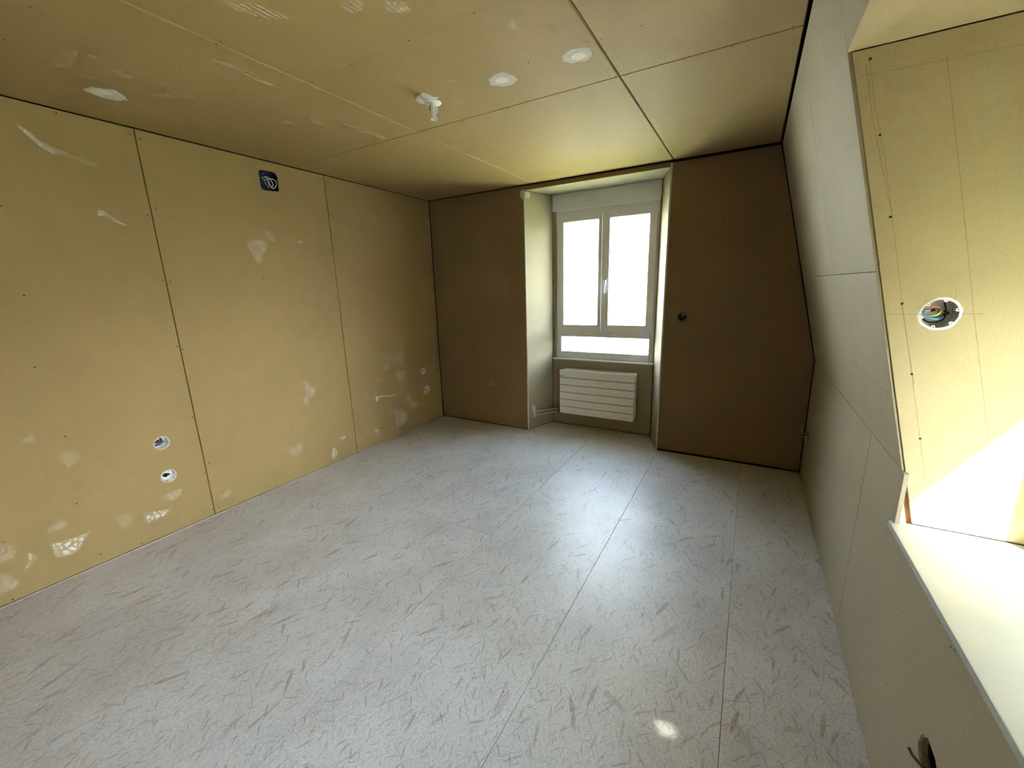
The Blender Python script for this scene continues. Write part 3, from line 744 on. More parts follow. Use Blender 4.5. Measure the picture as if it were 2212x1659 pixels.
def lines(paths, plane, parent, w=0.0016, strength=0.5, fn=lambda a, b: (a, b)):
    vs_, fs = [], []
    for pth in paths:
        pth = [Vector(fn(*p)) for p in pth]
        o = len(vs_)
        for i, p in enumerate(pth):
            t = (pth[min(i + 1, len(pth) - 1)] - pth[max(i - 1, 0)]).normalized()
            nn = Vector((-t.y, t.x)) * (w / 2)
            vs_ += [plane.p(*(p + nn), 0.0004), plane.p(*(p - nn), 0.0004)]
        fs += [(o + 2 * i, o + 2 * i + 1, o + 2 * i + 3, o + 2 * i + 2) for i in range(len(pth) - 1)]
    mb_ = MB(); mb_.add(vs_, fs)
    o_ = mb_.build('pencil_lines', M['pencil'], parent, fix=False)
    at = o_.data.attributes.new('fall', 'FLOAT', 'POINT')
    for i in range(len(vs_)): at.data[i].value = strength
    o_['kind'] = 'stuff'

def screws(pts, plane, parent, r=0.0042, fn=lambda a, b: (a, b)):
    mb_ = MB()
    for p in pts:
        a, b_ = fn(*p)
        k = 8
        ring = [plane.p(a + r * math.cos(6.2832 * i / k), b_ + r * math.sin(6.2832 * i / k), 0.0005) for i in range(k)]
        ring += [plane.p(a + 0.55 * r * math.cos(6.2832 * i / k), b_ + 0.55 * r * math.sin(6.2832 * i / k), 0.0001) for i in range(k)]
        mb_.add(ring, [(i, (i + 1) % k, (i + 1) % k + k, i + k) for i in range(k)] + [tuple(range(k, 2 * k))])
    o_ = mb_.build('screw_heads', M['screw'], parent, fix=False)
    o_['kind'] = 'stuff'

SF = lambda y, z: (y, s_of(z))
smudges(SMUDGE_LEFT, P_LEFT, wall_left); smudges(SMUDGE_CEILING, P_CEIL, ceiling); smudges(SMUDGE_FAR, P_FAR, wall_far); smudges(SMUDGE_CHEEK, P_CHEEK, wall_right)
SCREW_L += [(-1.282, 2.40), (-1.322, 2.41), (-3.16, 2.43), (-3.13, 1.95)]
screws(SCREW_L, P_LEFT, wall_left)
screws(SCREW_C, P_CEIL, ceiling); screws(SCREW_F, P_FAR, wall_far, 0.005)
screws(SCREW_K, P_KNEE, wall_right, 0.0032); screws(SCREW_S, P_SLOPE, wall_right, 0.0032, SF); screws(SCREW_CH[:-1], P_CHEEK, wall_right, 0.0036)
lines([[(3.372, 2.101), (3.402, 1.97), (3.443, 1.829), (3.478, 1.679)], [(3.369, 2.074), (3.403, 1.93), (3.478, 1.679), (3.538, 1.418), (3.587, 1.217), (3.634, 1.021), (3.678, 0.83)],
       [(3.533, 2.059), (3.608, 1.746), (3.693, 1.38), (3.779, 1.026)], [(3.362, 2.048), (3.536, 2.044), (3.671, 2.042), (3.80, 2.04)], [(3.5, 1.394), (3.577, 1.394)],
       [(3.662, 1.395), (3.709, 1.395)], [(3.645, 1.463), (3.646, 1.43)], [(3.536, 1.418), (3.597, 1.187)]], P_CHEEK, wall_right, 0.0011, 0.42)
lines([[(-1.40, 1.146), (-2.08, 1.146)]], P_SLOPE, wall_right, 0.0012, 0.5, SF)
lines([[(-2.74, 0.57), (-2.742, 0.43)], [(-2.744, 0.34), (-2.746, 0.01)]], P_LEFT, wall_left, 0.0011, 0.4)
lines([[(1.45, -2.318), (2.3, -2.318)]], P_CEIL, ceiling, 0.0014, 0.35)
# tapered board edges beside the ceiling joints read as faint lines
lines([[(2.485, -2.0), (2.485, -0.05)], [(2.565, -2.0), (2.565, -0.05)]], P_CEIL, ceiling, 0.004, 0.16)

# white filler patches on the ceiling, with the filled round hole inside
def filler(pts, plane, parent, hgt=0.002):
    n = len(pts); c = sum((Vector(p) for p in pts), Vector((0, 0))) / n
    ring = []
    for i in range(n):
        for t in (0, 0.33, 0.66):
            q = Vector(pts[i]).lerp(Vector(pts[(i + 1) % n]), t)
            ring.append(c + (q - c) * (1 + RND.uniform(-0.06, 0.06)))
    k = len(ring)
    vs_ = [plane.p(*q, 0.0003) for q in ring] + [plane.p(*(c + (q - c) * 0.9), hgt * RND.uniform(0.6, 1.1)) for q in ring] + [plane.p(c.x, c.y, hgt * 0.9)]
    fs = [(i, (i + 1) % k, (i + 1) % k + k, i + k) for i in range(k)] + [(k + i, k + (i + 1) % k, 2 * k) for i in range(k)]
    mb_ = MB(); mb_.add(vs_, fs)
    return mb_.build('filler_patch', M['filler'], parent)
DISCS = [(0.408, -2.792), (2.045, -1.852), (2.423, -1.854), None]
for pts, dc in zip(PATCH_CEILING, DISCS):
    f = filler(pts, P_CEIL, ceiling)
    if dc:
        mb = MB(); mb.lathe([(0.001, 0.0034), (0.030, 0.0034), (0.033, 0.0012), (0.035, 0.0012), (0.037, 0.0030), (0.040, 0.0018)], 28, lambda k, i: 0.03 * math.sin(k * 1.7 + i))
        mx = P_CEIL.mtx(dc[0], dc[1], 0.0)
        mb.v = [tuple(mx @ Vector(p)) for p in mb.v]
        mb.build('filled_hole', M['filler_light'], f)
filler([(0.045, 0.243), (0.075, 0.265), (0.088, 0.235), (0.120, 0.228), (0.108, 0.20), (0.110, 0.165), (0.112, 0.128), (0.09, 0.115), (0.072, 0.13), (0.066, 0.17), (0.058, 0.20)], P_JL, wall_far, 0.004)
filler([(1.128, 2.398), (1.150, 2.412), (1.176, 2.410), (1.178, 2.35), (1.160, 2.325), (1.140, 2.335)], P_FAR, wall_far, 0.0012)
filler([(0.001, 2.398), (0.07, 2.399), (0.075, 2.36), (0.045, 2.335), (0.002, 2.34)], P_JL, wall_far, 0.006)

# ------------------------------------------------------------------ window in the recess
win = tag(empty('window_1', ((BX0 + BX1) / 2, 0.40, 0.74)), 'white two-sash window with lower fixed pane and roller shutter box', 'window', kind='structure')
def wpart(name, mat, boxes, parent, off, bev=0.003):
    mb_ = MB()
    for a, b_ in boxes:
        mb_.box(tuple(a[i] - off[i] for i in range(3)), tuple(b_[i] - off[i] for i in range(3)), bev)
    return mb_.build(name, mat, parent)
WO = tuple(win.location)
Y0, Y1 = 0.402, 0.468
wpart('frame', M['pvc'], [((1.331, Y0, 0.742), (1.392, Y1, 2.25)), ((2.318, Y0, 0.742), (2.368, Y1, 2.25)), ((1.392, Y0, 2.190), (2.318, Y1, 2.25)),
      ((1.392, Y0, 0.742), (2.318, Y1, 0.813)), ((1.392, Y0, 0.978), (2.318, Y1, 1.042))], win, WO)
def sash(x0, x1, z0, z1, gx0, gx1, gz0, gz1):
    sy0, sy1 = 0.388, 0.455
    mb_ = MB()
    for a, b_ in (((x0, sy0, z0), (gx0, sy1, z1)), ((gx1, sy0, z0), (x1, sy1, z1)), ((gx0, sy0, z0), (gx1, sy1, gz0)), ((gx0, sy0, gz1), (gx1, sy1, z1))):
        mb_.box(tuple(a[i] - WO[i] for i in range(3)), tuple(b_[i] - WO[i] for i in range(3)), 0.003)
    s_ = mb_.build('sash', M['pvc'], win)
    g_ = MB(); g_.box((gx0 - WO[0], 0.418 - WO[1], gz0 - WO[2]), (gx1 - WO[0], 0.422 - WO[1], gz1 - WO[2])); g_.build('glass_pane', M['glass'], s_)
    k_ = MB()
    e = 0.005
    for a, b_ in (((gx0, 0.4165, gz0), (gx0 + e, 0.4178, gz1)), ((gx1 - e, 0.4165, gz0), (gx1, 0.4178, gz1)), ((gx0, 0.4165, gz0), (gx1, 0.4178, gz0 + e)), ((gx0, 0.4165, gz1 - e), (gx1, 0.4178, gz1))):
        k_.box(tuple(a[i] - WO[i] for i in range(3)), tuple(b_[i] - WO[i] for i in range(3)))
    k_.build('gasket', M['gasket'], s_)
    return s_
sl = sash(1.344, 1.824, 1.038, 2.205, 1.420, 1.790, 1.103, 2.134)
sr = sash(1.829, 2.345, 1.038, 2.205, 1.903, 2.275, 1.106, 2.134)
# handle on the right sash
mb = MB(); mb.box((1.862 - WO[0], 0.376 - WO[1], 1.50 - WO[2]), (1.884 - WO[0], 0.388 - WO[1], 1.565 - WO[2]), 0.003)
mb.tube([(1.873 - WO[0], 0.38 - WO[1], 1.545 - WO[2]), (1.873 - WO[0], 0.345 - WO[1], 1.545 - WO[2])], 0.008)
mb.tube([(1.876 - WO[0], 0.345 - WO[1], 1.552 - WO[2]), (1.873 - WO[0], 0.343 - WO[1], 1.535 - WO[2]), (1.870 - WO[0], 0.343 - WO[1], 1.43 - WO[2])], [0.009, 0.010, 0.008])
mb.build('handle', M['pvc'], sr, smooth=True)
for z0, z1 in ((2.123, 2.200), (1.050, 1.124)):
    mb = MB(); mb.tube([(2.356 - WO[0], 0.382 - WO[1], z0 - WO[2]), (2.356 - WO[0], 0.382 - WO[1], z1 - WO[2])], 0.009)
    mb.build('hinge', M['pvc'], sr, smooth=True)
lp = wpart('lower_pane', M['glass'], [((1.392, 0.428, 0.813), (2.318, 0.432, 0.978))], win, WO, 0)
wpart('glazing_bead', M['pvc'], [((1.384, 0.396, 0.806), (1.394, 0.41, 0.985)), ((2.316, 0.396, 0.806), (2.326, 0.41, 0.985)), ((1.384, 0.396, 0.806), (2.326, 0.41, 0.816)), ((1.384, 0.396, 0.975), (2.326, 0.41, 0.985))], lp, WO, 0.002)
wpart('shutter_box', M['pvc'], [((1.309, 0.362, 2.246), (2.374, 0.60, 2.403))], win, WO, 0.003)
wpart('ledge', M['white'], [((BX0 + 0.002, 0.350, 0.727), (BX1 - 0.004, 0.402, 0.741))], win, WO, 0.003)
wpart('outer_sill', M['metal'], [((1.358, 0.471, 0.742), (2.343, 0.82, 0.757))], win, WO, 0.002)

# dormer window with a half lowered shutter (outside the frame of the photograph)
w2 = tag(empty('window_2', (WX, (W2[0] + W2[1]) / 2, 0.745)), 'narrow white dormer window with half lowered roller shutter', 'window', kind='structure')
O2 = tuple(w2.location)
wpart('frame', M['pvc'], [((WX + 0.045, W2[0], 0.746), (WX + 0.085, W2[0] + 0.03, 2.03)), ((WX + 0.045, W2[1] - 0.004, 0.746), (WX + 0.085, W2[1], 2.03)),
      ((WX + 0.045, W2[0], 0.746), (WX + 0.085, W2[1], 0.775)), ((WX + 0.045, W2[0], 1.99), (WX + 0.085, W2[1], 2.03))], w2, O2, 0.002)
wpart('glass_pane', M['glass'], [((WX + 0.063, W2[0] + 0.03, 0.775), (WX + 0.067, W2[1] - 0.004, 1.99))], w2, O2, 0)
SHZ = 1.097 + 1.58 * (WX + 0.145 - 3.827)
z = 2.03
while z > SHZ + 0.001:
    zz = max(SHZ, z - 0.05)
    wpart('shutter_slat', M['shutter'], [((WX + 0.130, W2[0] + 0.001, zz), (WX + 0.145, W2[1] - 0.001, z))], w2, O2, 0)
    z = zz

w3 = tag(empty('window_3', (WX, (W3[0] + W3[1]) / 2, 0.745)), 'wide white dormer window added unseen behind the photographer for fill light', 'window', kind='structure')  # opening added to bring light onto the left wall and floor
O3 = tuple(w3.location)
wpart('frame', M['pvc'], [((WX + 0.045, W3[0], 0.746), (WX + 0.085, W3[0] + 0.05, 2.03)), ((WX + 0.045, W3[1] - 0.05, 0.746), (WX + 0.085, W3[1], 2.03)),
      ((WX + 0.045, W3[0], 0.746), (WX + 0.085, W3[1], 0.80)), ((WX + 0.045, W3[0], 1.98), (WX + 0.085, W3[1], 2.03)), ((WX + 0.045, -3.80, 0.80), (WX + 0.085, -3.72, 1.98))], w3, O3, 0.002)
wpart('glass_pane', M['glass'], [((WX + 0.063, W3[0] + 0.05, 0.80), (WX + 0.067, W3[1] - 0.05, 1.98))], w3, O3, 0)

# ------------------------------------------------------------------ radiator
RX0, RX1, RZ0, RZ1, RY = 1.434, 2.229, 0.152, 0.632, 0.250
rad = tag(empty('radiator', ((RX0 + RX1) / 2, 0.30, RZ0)), 'white flat-panel radiator with horizontal slats under the window', 'radiator')
RO = tuple(rad.location)
def rp(name, mat, boxes, parent=rad, bev=0.0015):
    return wpart(name, mat, boxes, parent, RO, bev)
hgt = (RZ1 - RZ0) / 6
for i in range(6):
    s_ = rp('slat', M['radiator'], [((RX0, RY, RZ0 + i * hgt + 0.0030), (RX1, RY + 0.011, RZ0 + (i + 1) * hgt - 0.0030))])
    if i == 5:
        b_ = rp('badge', M['plastic_grey'], [((RX0 + 0.008, RY - 0.0012, RZ1 - 0.070), (RX0 + 0.045, RY + 0.001, RZ1 - 0.052))], s_, 0.0004)
rp('back_panel', M['radiator'], [((RX0 + 0.03, 0.322, RZ0 + 0.012 + i * hgt), (RX1 + 0.003, 0.334, RZ0 + 0.008 + (i + 1) * hgt)) for i in range(6)])
for xa in (RX0 + 0.004, RX1 - 0.034):
    rp('side_channel', M['radiator'], [((xa, RY + 0.011, RZ0 + 0.005), (xa + 0.030, 0.322, RZ1 - 0.002))], bev=0.003)
rp('gap_shade', M['gasket'], [((RX0 + 0.004, RY + 0.0105, RZ0 + 0.006), (RX1 - 0.004, RY + 0.0135, RZ1 - 0.004))], bev=0)  # added black sheet painting the shade between the slats
rp('convector_fins', M['darkmetal'], [((RX0 + 0.04 + 0.012 * i, RY + 0.014, RZ0 + 0.02), (RX0 + 0.0415 + 0.012 * i, 0.318, RZ1 - 0.012)) for i in range(59)], bev=0)
rp('top_rim', M['radiator'], [((RX0, RY, RZ1 - 0.001), (RX1, RY + 0.013, RZ1 + 0.004)), ((RX0 + 0.03, 0.322, RZ1 + 0.001), (RX1 + 0.003, 0.334, RZ1 + 0.006))])
for xa in (1.55, 2.08):
    rp('bracket', M['metal'], [((xa, 0.334, 0.25), (xa + 0.03, AD, 0.58))])
def rt_(pts): return [tuple(p[i] - RO[i] for i in range(3)) for p in pts]
mb = MB(); mb.tube(rt_([(RX0 + 0.005, 0.285, 0.604), (1.405, 0.285, 0.604)]), 0.008, 12); mb.build('vent_stem', M['metal'], rad, smooth=True)
mb = MB(); mb.tube(rt_([(1.408, 0.285, 0.604), (1.402, 0.285, 0.604), (1.378, 0.283, 0.602), (1.372, 0.283, 0.602)]), [0.009, 0.013, 0.015, 0.012], 14); mb.build('red_cap', M['red'], rad, smooth=True)
mb = MB(); mb.tube(rt_([(1.418, 0.29, 0.135), (1.418, 0.29, 0.205)]), 0.013, 12); mb.box(*[tuple(p) for p in rt_([(1.405, 0.275, 0.138), (1.440, 0.305, 0.196)])], 0.003); mb.build('valve_block', M['darkmetal'], rad, smooth=True)
jx = lambda t: AX0 + (BX0 - AX0) * t / AD
for z0, z1 in ((0.186, 0.186), (0.144, 0.146)):
    mb = MB(); mb.tube(rt_([(jx(0.085) - 0.01, 0.085, z0), (jx(0.085) + 0.02, 0.092, z0), (1.29, 0.16, z0), (1.335, 0.23, z1), (1.365, 0.275, z1), (1.405, 0.29, z1)]), 0.0075, 12)
    mb.build('pipe', M['metal'], rad, smooth=True)

# ------------------------------------------------------------------ ceiling lamp hook
lamp = tag(empty('lamp_hook', mtx=P_CEIL.mtx(1.621, -1.843, 0.0)), 'white ceiling lamp hook with round plate and short tube', 'lamp hook')
mb = MB(); mb.lathe([(0.0005, 0.0072), (0.032, 0.0072), (0.039, 0.0052), (0.043, 0.0022), (0.043, 0.0002)], 36); mb.build('plate', M['plastic_white'], lamp, smooth=True)
mb = MB(); mb.lathe([(0.0005, 0.074), (0.009, 0.075), (0.013, 0.078), (0.0180, 0.080), (0.0184, 0.076), (0.0150, 0.069), (0.0130, 0.063), (0.0126, 0.012), (0.015, 0.006), (0.015, 0.003)], 28); mb.build('tube', M['plastic_white'], lamp, smooth=True)
mb = MB(); mb.box((0.0175, -0.005, 0.022), (0.0235, 0.007, 0.052), 0.001); mb.box((0.010, -0.002, 0.045), (0.019, 0.005, 0.052), 0.0006); mb.build('clip', M['plastic_white'], lamp)
mb = MB(); mb.tube([(-0.012, 0.004, 0.006), (-0.020, 0.006, 0.016), (-0.022, 0.004, 0.028), (-0.014, 0.002, 0.036)], 0.003, 8); mb.build('hook_wire', M['plastic_dark'], lamp, smooth=True)

# ------------------------------------------------------------------ electrical boxes
def curve(pts, n=8):
    """Catmull-Rom through the points"""
    P = [Vector(p) for p in pts]; out = []
    for i in range(len(P) - 1):
        p0 = P[max(i - 1, 0)]; p1 = P[i]; p2 = P[i + 1]; p3 = P[min(i + 2, len(P) - 1)]
        for k in range(n):
            t = k / n
            out.append(0.5 * ((2 * p1) + (p2 - p0) * t + (2 * p0 - 5 * p1 + 4 * p2 - p3) * t * t + (3 * p1 - p0 - 3 * p2 + p3) * t ** 3))
    out.append(P[-1]); return out

def round_box(name, plane, c, r, label, mat, rim, lugs=6, depth=0.048, wires=(), ragged=0.02, phase=0.3, inner=None):
    e = tag(empty(name, mtx=plane.mtx(c[0], c[1], 0.0)), label, 'socket box')
    mb_ = MB(); mb_.lathe([(0.0005, -depth), (r * 0.90, -depth), (r * 0.93, -depth + 0.004), (r * 0.95, 0.0006), (r * 0.99, 0.0010), (r * 0.99, -0.010)], 36)
    cup = mb_.build('cup', mat, e, smooth=True)
    rr = random.Random(len(name) + int(c[0] * 100))
    jit = [rr.uniform(-ragged, ragged) for _ in range(60)]
    mb_ = MB(); mb_.lathe([(r * 0.93, 0.0012), (r * 0.95, 0.0026), (r * 1.02, 0.0024), (r * 1.10, 0.0003)], 36, lambda k, i: jit[k] * (1 if i > 1 else 0.3))
    mb_.build('rim', rim, e, smooth=True)
    for q in range(lugs):
        a = phase + q * 2 * math.pi / lugs
        cx_, cy_ = 0.90 * r * math.cos(a), 0.90 * r * math.sin(a)
        l_ = MB(); k = 12
        ro, ri = r * 0.115, r * 0.05
        vs_ = []
        for zz, rad_ in ((-0.010, ro), (0.0022, ro), (0.0022, ri), (-0.004, ri)):
            vs_ += [(cx_ + rad_ * math.cos(2 * math.pi * i / k), cy_ + rad_ * math.sin(2 * math.pi * i / k), zz) for i in range(k)]
        fs = [(j * k + i, j * k + (i + 1) % k, (j + 1) * k + (i + 1) % k, (j + 1) * k + i) for j in range(3) for i in range(k)] + [tuple(3 * k + i for i in range(k))]
        l_.add(vs_, fs); l_.build('screw_lug', rim, e)
    for wm, wr, pts in wires:
        w_ = MB(); w_.tube(curve([(p[0] * r, p[1] * r, p[2]) for p in pts]), wr, 8); w_.build('wire', M[wm], e, smooth=True)
    return e

round_box('socket_box', P_LEFT, R1, 0.039, 'upper of two round socket boxes low on the left wall, dark wires inside', M['plastic_white'], M['filler'], wires=[
    ('cable_violet', 0.0055, [(-0.5, 0.3, -0.045), (-0.5, 0.45, -0.012), (0.0, 0.1, -0.008), (0.45, 0.05, -0.012), (0.5, -0.2, -0.04)]),
    ('cable_violet', 0.005, [(0.3, 0.6, -0.045), (0.1, 0.2, -0.015), (-0.4, -0.1, -0.010), (-0.75, -0.25, -0.02), (-0.5, -0.5, -0.045)]),
    ('cable_black', 0.006, [(-0.65, 0.2, -0.045), (-0.55, 0.35, -0.006), (-0.3, 0.42, -0.006), (-0.1, 0.3, -0.04)]),
    ('cable_white', 0.004, [(0.4, 0.5, -0.045), (0.35, 0.2, -0.01), (0.1, -0.35, -0.012), (-0.3, -0.55, -0.045)])])
round_box('socket_box', P_LEFT, R2, 0.039, 'lower of two round socket boxes low on the left wall, pale with a black plug', M['plastic_white'], M['filler'], wires=[
    ('cable_black', 0.0085, [(-0.2, 0.0, -0.047), (-0.2, -0.05, -0.030), (-0.12, -0.02, -0.022)]),
    ('cable_black', 0.006, [(-0.1, 0.1, -0.047), (0.1, 0.2, -0.02), (0.25, 0.1, -0.018), (0.2, -0.05, -0.045)])])
round_box('socket_box', P_LEFT, S1, 0.037, 'upper small white socket box beside the dark far left corner', M['plastic_white'], M['filler'], wires=[
    ('cable_black', 0.004, [(-0.75, -0.05, -0.03), (-0.4, 0.0, -0.004), (0.05, 0.02, -0.004), (0.4, -0.2, -0.03)])])
sb = round_box('socket_box', P_LEFT, S2, 0.043, 'lower small white socket box beside the far left corner, rim smeared with filler', M['plastic_white'], M['filler'], ragged=0.10, wires=[
    ('cable_black', 0.005, [(-0.9, 0.2, -0.02), (-0.7, 0.1, -0.003), (-0.75, -0.2, -0.003), (-0.9, -0.25, -0.02)])])
mb = MB(); mb.lathe([(0.0005, -0.016), (0.026, -0.014), (0.034, -0.004), (0.033, 0.004), (0.029, 0.006)], 24, lambda k, i: 0.05 * math.sin(k * 2.1))
mb.v = [(p[0] - 0.030, p[1] - 0.022, p[2]) for p in mb.v]
mb.build('filler_lump', M['filler'], sb, smooth=True)
round_box('switch_box', P_FAR, FH, 0.035, 'dark round switch box on the shadowed wall right of the window', M['plastic_dark'], M['plastic_dark'], ragged=0.05, wires=[
    ('cable_black', 0.0045, [(0.1, -0.6, -0.045), (0.2, -0.3, -0.008), (0.55, -0.1, 0.006), (1.1, 0.25, 0.010)]),
    ('cable_black', 0.005, [(-0.5, 0.3, -0.045), (-0.35, -0.2, -0.012), (0.1, -0.5, -0.012), (0.5, 0.2, -0.04)]),
    ('cable_white', 0.004, [(0.1, 0.3, -0.04), (0.28, 0.62, -0.006), (0.36, 0.62, -0.006)])])
round_box('switch_box', P_CHEEK, CB, 0.0425, 'round grey switch box with coloured wires on the bright dormer side wall', M['plastic_grey'], M['plastic_white'], ragged=0.03, depth=0.042, wires=[
    ('cable_red', 0.0022, [(-0.75, 0.35, -0.030), (-0.45, 0.45, -0.020), (0.0, 0.42, -0.02), (0.25, 0.25, -0.035)]),
    ('cable_red', 0.0022, [(0.0, 0.45, -0.038), (0.18, 0.28, -0.026), (0.22, 0.05, -0.038)]),
    ('cable_blue', 0.0020, [(-0.55, 0.28, -0.036), (-0.66, 0.0, -0.018), (-0.50, -0.28, -0.014), (0.0, -0.34, -0.016), (0.35, -0.25, -0.030)]),
    ('cable_blue', 0.0020, [(-0.62, 0.1, -0.036), (-0.6, -0.15, -0.016), (-0.3, -0.36, -0.014), (0.15, -0.40, -0.018), (0.45, -0.2, -0.036)]),
    ('cable_green', 0.0022, [(-0.6, -0.15, -0.036), (-0.35, -0.2, -0.014), (0.0, -0.08, -0.012), (0.18, 0.12, -0.022), (0.22, 0.3, -0.038)]),
    ('cable_green', 0.0022, [(-0.1, -0.2, -0.034), (0.10, -0.02, -0.018), (0.24, 0.15, -0.026), (0.3, 0.25, -0.040)]),
    ('cable_black', 0.0020, [(0.33, 0.75, -0.030), (0.38, 0.2, -0.012), (0.40, -0.2, -0.012), (0.2, -0.52, -0.014), (-0.3, -0.60, -0.022), (-0.6, -0.35, -0.038)]),
    ('cable_black', 0.0030, [(0.5, 0.12, -0.038), (0.60, 0.0, -0.026), (0.5, -0.12, -0.038)]),
    ('cable_white', 0.0028, [(-0.50, 0.18, -0.026), (-0.36, 0.2, -0.020), (-0.26, 0.2, -0.034)]),
    ('cable_black', 0.0034, [(-0.34, 0.18, -0.020), (-0.16, 0.2, -0.022), (-0.08, 0.22, -0.036)])])

# blue square box near the ceiling
bx_ = tag(empty('junction_box', mtx=P_LEFT.mtx(-1.779, 2.315, 0.0)), 'dark blue square junction box with loose white cables high on the left wall', 'junction box')
loc = [(a + 1.779, b_ - 2.315) for a, b_ in BLUE]      # (y, z) -> local (u, v)
ins = offset_poly(loc, 0.003); dp = offset_poly(loc, 0.008)
n = len(loc)
mb = MB()
out_ = [(p[0], p[1], 0.0012) for p in offset_poly(loc, -0.0015)]
vs_ = out_ + [(p[0], p[1], 0.0014) for p in ins] + [(p[0], p[1], -0.055) for p in dp]
mb.add(vs_, [(i, (i + 1) % n, (i + 1) % n + n, i + n) for i in range(n)] + [(n + i, n + (i + 1) % n, 2 * n + (i + 1) % n, 2 * n + i) for i in range(n)] + [tuple(2 * n + i for i in range(n))])
mb.build('box', M['plastic_blue'], bx_)
for wr, pts in ((0.0026, [(-0.018, 0.028, -0.05), (-0.014, 0.02, -0.01), (-0.006, -0.02, 0.002), (0.008, -0.042, 0.004), (0.024, -0.046, 0.004), (0.046, -0.026, 0.006), (0.050, 0.004, 0.006), (0.030, 0.018, 0.0), (0.006, 0.016, -0.02), (-0.01, 0.014, -0.05)]),
                (0.0024, [(0.002, 0.038, -0.05), (0.004, 0.026, -0.012), (0.006, -0.02, -0.006), (0.016, -0.034, -0.004), (0.030, -0.022, -0.004), (0.026, 0.0, -0.006), (0.012, 0.026, -0.012), (0.006, 0.036, -0.05)]),
                (0.0022, [(-0.022, 0.03, -0.05), (-0.024, 0.01, -0.02), (-0.020, -0.014, -0.016), (-0.004, -0.038, -0.012), (0.004, -0.046, -0.02)])):
    mb = MB(); mb.tube(curve(pts), wr, 8); mb.build('cable', M['cable_white'], bx_, smooth=True)
mb = MB(); mb.box((-0.042, 0.041, 0.0012), (-0.028, 0.044, 0.0024)); mb.build('clip', M['plastic_grey'], bx_)

# ragged cable outlet in the knee wall, bottom right of the picture, and a cable stub in the dark corner
co = tag(empty('cable_outlet', mtx=P_KNEE.mtx(-2.648, 0.392, 0.0)), 'ragged dark cable hole in the knee wall below the white sill', 'cable outlet')
# local u = -y? (u axis of the plane is +y, second axis is n x u)
mk = co.matrix_world.inverted()
def lk(y, z, h): return tuple(mk @ P_KNEE.p(y, z, h))
mb = MB(); k = len(KH)
hole_in = [P_KNEE.p(*p, -0.012) for p in KH] + [P_KNEE.p(p[0], p[1], -0.07) for p in offset_poly(KH, 0.004)]
mb.add([tuple(mk @ q) for q in hole_in], [(i, (i + 1) % k, (i + 1) % k + k, i + k) for i in range(k)] + [tuple(k + i for i in range(k))])
mb.build('cavity', M['gasket'], co)  # hole lining painted black to hold the shade inside
mb = MB()
ring = [tuple(mk @ P_KNEE.p(*p, 0.0006)) for p in offset_poly(KH, -0.006)] + [tuple(mk @ P_KNEE.p(*p, 0.0060)) for p in offset_poly(KH, -0.0015)]
mb.add(ring, [(i, (i + 1) % k, (i + 1) % k + k, i + k) for i in list(range(5, 10))])
mb.build('torn_edge', M['filler_light'], co)
for mt, wr, pts in (('cable_black', 0.0035, [(-2.68, 0.37, -0.05), (-2.665, 0.372, -0.012), (-2.640, 0.366, 0.004), (-2.600, 0.346, 0.010), (-2.575, 0.338, 0.010)]),
                    ('cable_black', 0.0030, [(-2.69, 0.38, -0.05), (-2.67, 0.378, -0.010), (-2.645, 0.366, 0.0), (-2.615, 0.352, 0.008)]),
                    ('cable_black', 0.0060, [(-2.70, 0.42, -0.06), (-2.68, 0.405, -0.03), (-2.66, 0.38, -0.03), (-2.67, 0.36, -0.06)])):
    mb = MB(); mb.tube(curve([lk(*p) for p in pts]), wr, 8); mb.build('cable', M[mt], co, smooth=True)
st = tag(empty('cable_stub', mtx=P_KNEE.mtx(-0.20, 0.372, 0.0)), 'grey cable ends poking out of the knee wall in the dark far corner', 'cable')
mk2 = st.matrix_world.inverted()
def lk2(y, z, h): return tuple(mk2 @ P_KNEE.p(y, z, h))
for pts in ([(-0.20, 0.372, -0.05), (-0.198, 0.378, 0.0), (-0.17, 0.385, 0.03), (-0.15, 0.405, 0.04), (-0.135, 0.432, 0.04)],
            [(-0.205, 0.366, -0.05), (-0.20, 0.366, 0.0), (-0.175, 0.36, 0.025), (-0.15, 0.34, 0.035), (-0.14, 0.315, 0.03)],
            [(-0.195, 0.36, -0.05), (-0.20, 0.356, 0.0), (-0.22, 0.345, 0.012), (-0.23, 0.33, 0.014)]):
    mb = MB(); mb.tube(curve([lk2(*p) for p in pts]), 0.0055, 8); mb.build('cable', M['cable_grey'], st, smooth=True)

# ------------------------------------------------------------------ crumbs on the floor
mb = MB()
for i in range(70):
    x = RND.uniform(0.9, 3.5); y = RND.uniform(-2.9, -0.3); r = RND.uniform(0.0015, 0.0045)
    vs_ = [(x + RND.uniform(-1, 1) * r, y + RND.uniform(-1, 1) * r, 0.0) for _ in range(3)] + [(x, y, r * 0.9)]
    mb.add(vs_, [(0, 1, 2), (0, 1, 3), (1, 2, 3), (2, 0, 3)])
tag(mb.build('floor_debris', M['debris']), 'tiny dark crumbs scattered over the flake board floor', 'debris', kind='stuff')

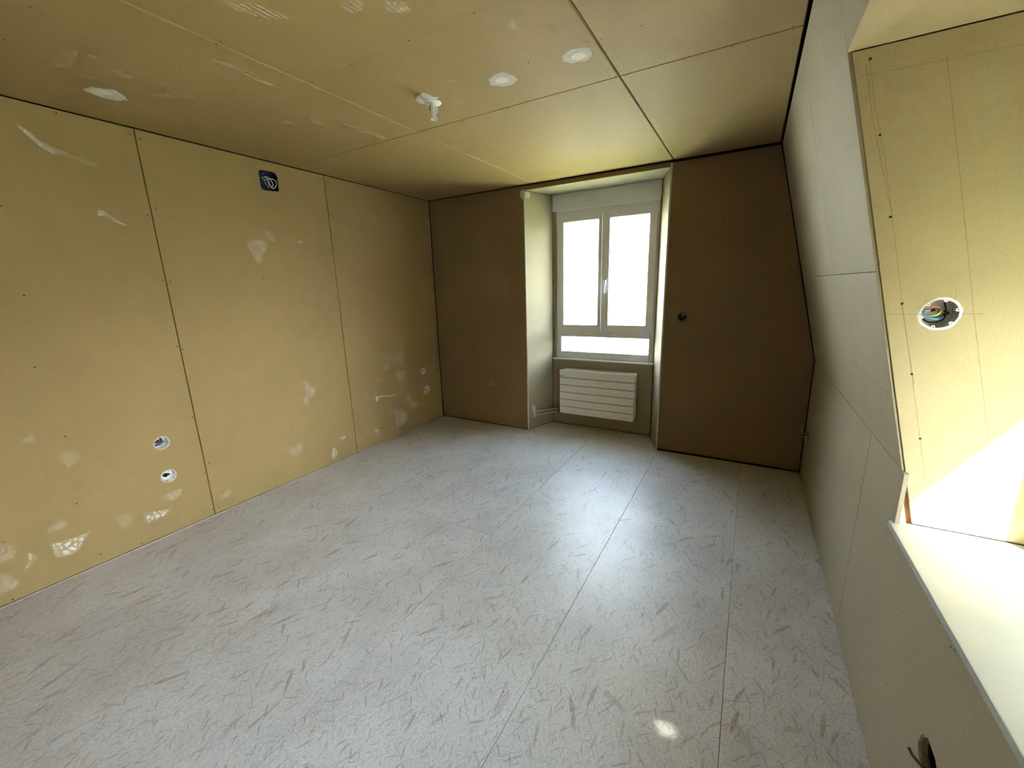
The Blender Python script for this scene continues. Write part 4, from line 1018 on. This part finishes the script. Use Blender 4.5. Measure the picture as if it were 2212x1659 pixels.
# ------------------------------------------------------------------ outside
mb = MB(); mb.box((-900, -900, -6.2), (900, 900, -6.0))
tag(mb.build('ground', M['grass']), 'sunlit lawn outside below the windows', 'ground', kind='structure')
scr = Plane((0, -5.12, 0), (1, 0, 0), (0, 0, 1), (0, 1, 0))
sl_c = (4.69, 2.67)
slot = [(sl_c[0] + u_ * 0.062, sl_c[1] + u_ * 0.0170 + v_ * 0.0017) for u_, v_ in ((-1, -1), (1, -1), (1, 1), (-1, 1))]
scr_o = board(scr, rect(4.12, -6.0, 5.60, 4.4), M['masonry'], None, 'sun_blocker', holes=[slot], t=0.001, ch=0.0002, gap=0.0)  # added to stop sun at the second dormer; slot shapes the floor spot
tag(scr_o, 'unseen screen added to block sun, its slot shaping the floor spot', 'screen', kind='structure')
# unseen outer cheek and roof edge, added to cut sky light on the sill
mb = MB(); mb.box((4.112, -2.235, 0.5), (5.10, -2.12, 2.5)); mb.box((4.112, -2.95, 2.18), (4.50, -2.12, 2.5))
tag(mb.build('cheek_blocker', M['masonry']), 'unseen outer cheek and roof edge added to cut sky light', 'dormer', kind='structure')
mb = MB(); mb.box((4.48, -2.78, -1.0), (4.95, -2.24, 2.55), 0.01); mb.box((4.95, -3.46, -1.0), (5.50, -2.24, 3.3), 0.01)
tag(mb.build('sky_blocker', M['masonry']), 'rendered chimney added unseen close outside the dormer to cut sky light', 'sky_blocker', kind='structure')  # made-up stack, placed to keep sky light off the sill
yard = tag(empty('blocker_houses', (34.0, -4.0, -6.0)), 'unseen row of houses added across the yard to cut low sky light', 'building')  # house row added as an obstacle, hiding sky near the horizon
mb = MB(); mb.box((0, -45, 0), (9, 45, 9.6)); mb.build('wall', M['roof'], yard)
mb = MB(); mb.prism([(-0.6, 9.5), (4.5, 12.2), (9.6, 9.5)], 'y', -45.5, 45.5); mb.build('roof', M['roof'], yard)
bld = tag(empty('house', (-4.0, 17.0, -6.0)), 'sunlit pale house seen faintly through the window', 'building')
mb = MB(); mb.box((-11, 0, 0), (13, 9, 9.6)); mb.build('wall', M['facade'], bld)
mb = MB(); mb.prism([(-0.7, 9.5), (4.5, 13.0), (9.7, 9.5)], 'x', -11.6, 13.6); mb.build('roof', M['roof'], bld)
mb = MB(); mb.tube([(-11.6, -0.78, 9.5), (13.6, -0.78, 9.5)], 0.09, 10); mb.build('gutter', M['metal'], bld)
for i in range(6):
    for j in range(3):
        x = -9.5 + i * 4.0; z = 1.0 + j * 3.0
        wf = MB(); wf.box((x, -0.05, z), (x + 1.3, 0.02, z + 1.6)); w_ = wf.build('window', M['white'], bld)
        wf = MB(); wf.box((x + 0.08, -0.06, z + 0.08), (x + 1.22, -0.045, z + 1.52)); wf.build('glass_pane', M['far_glass'], w_)
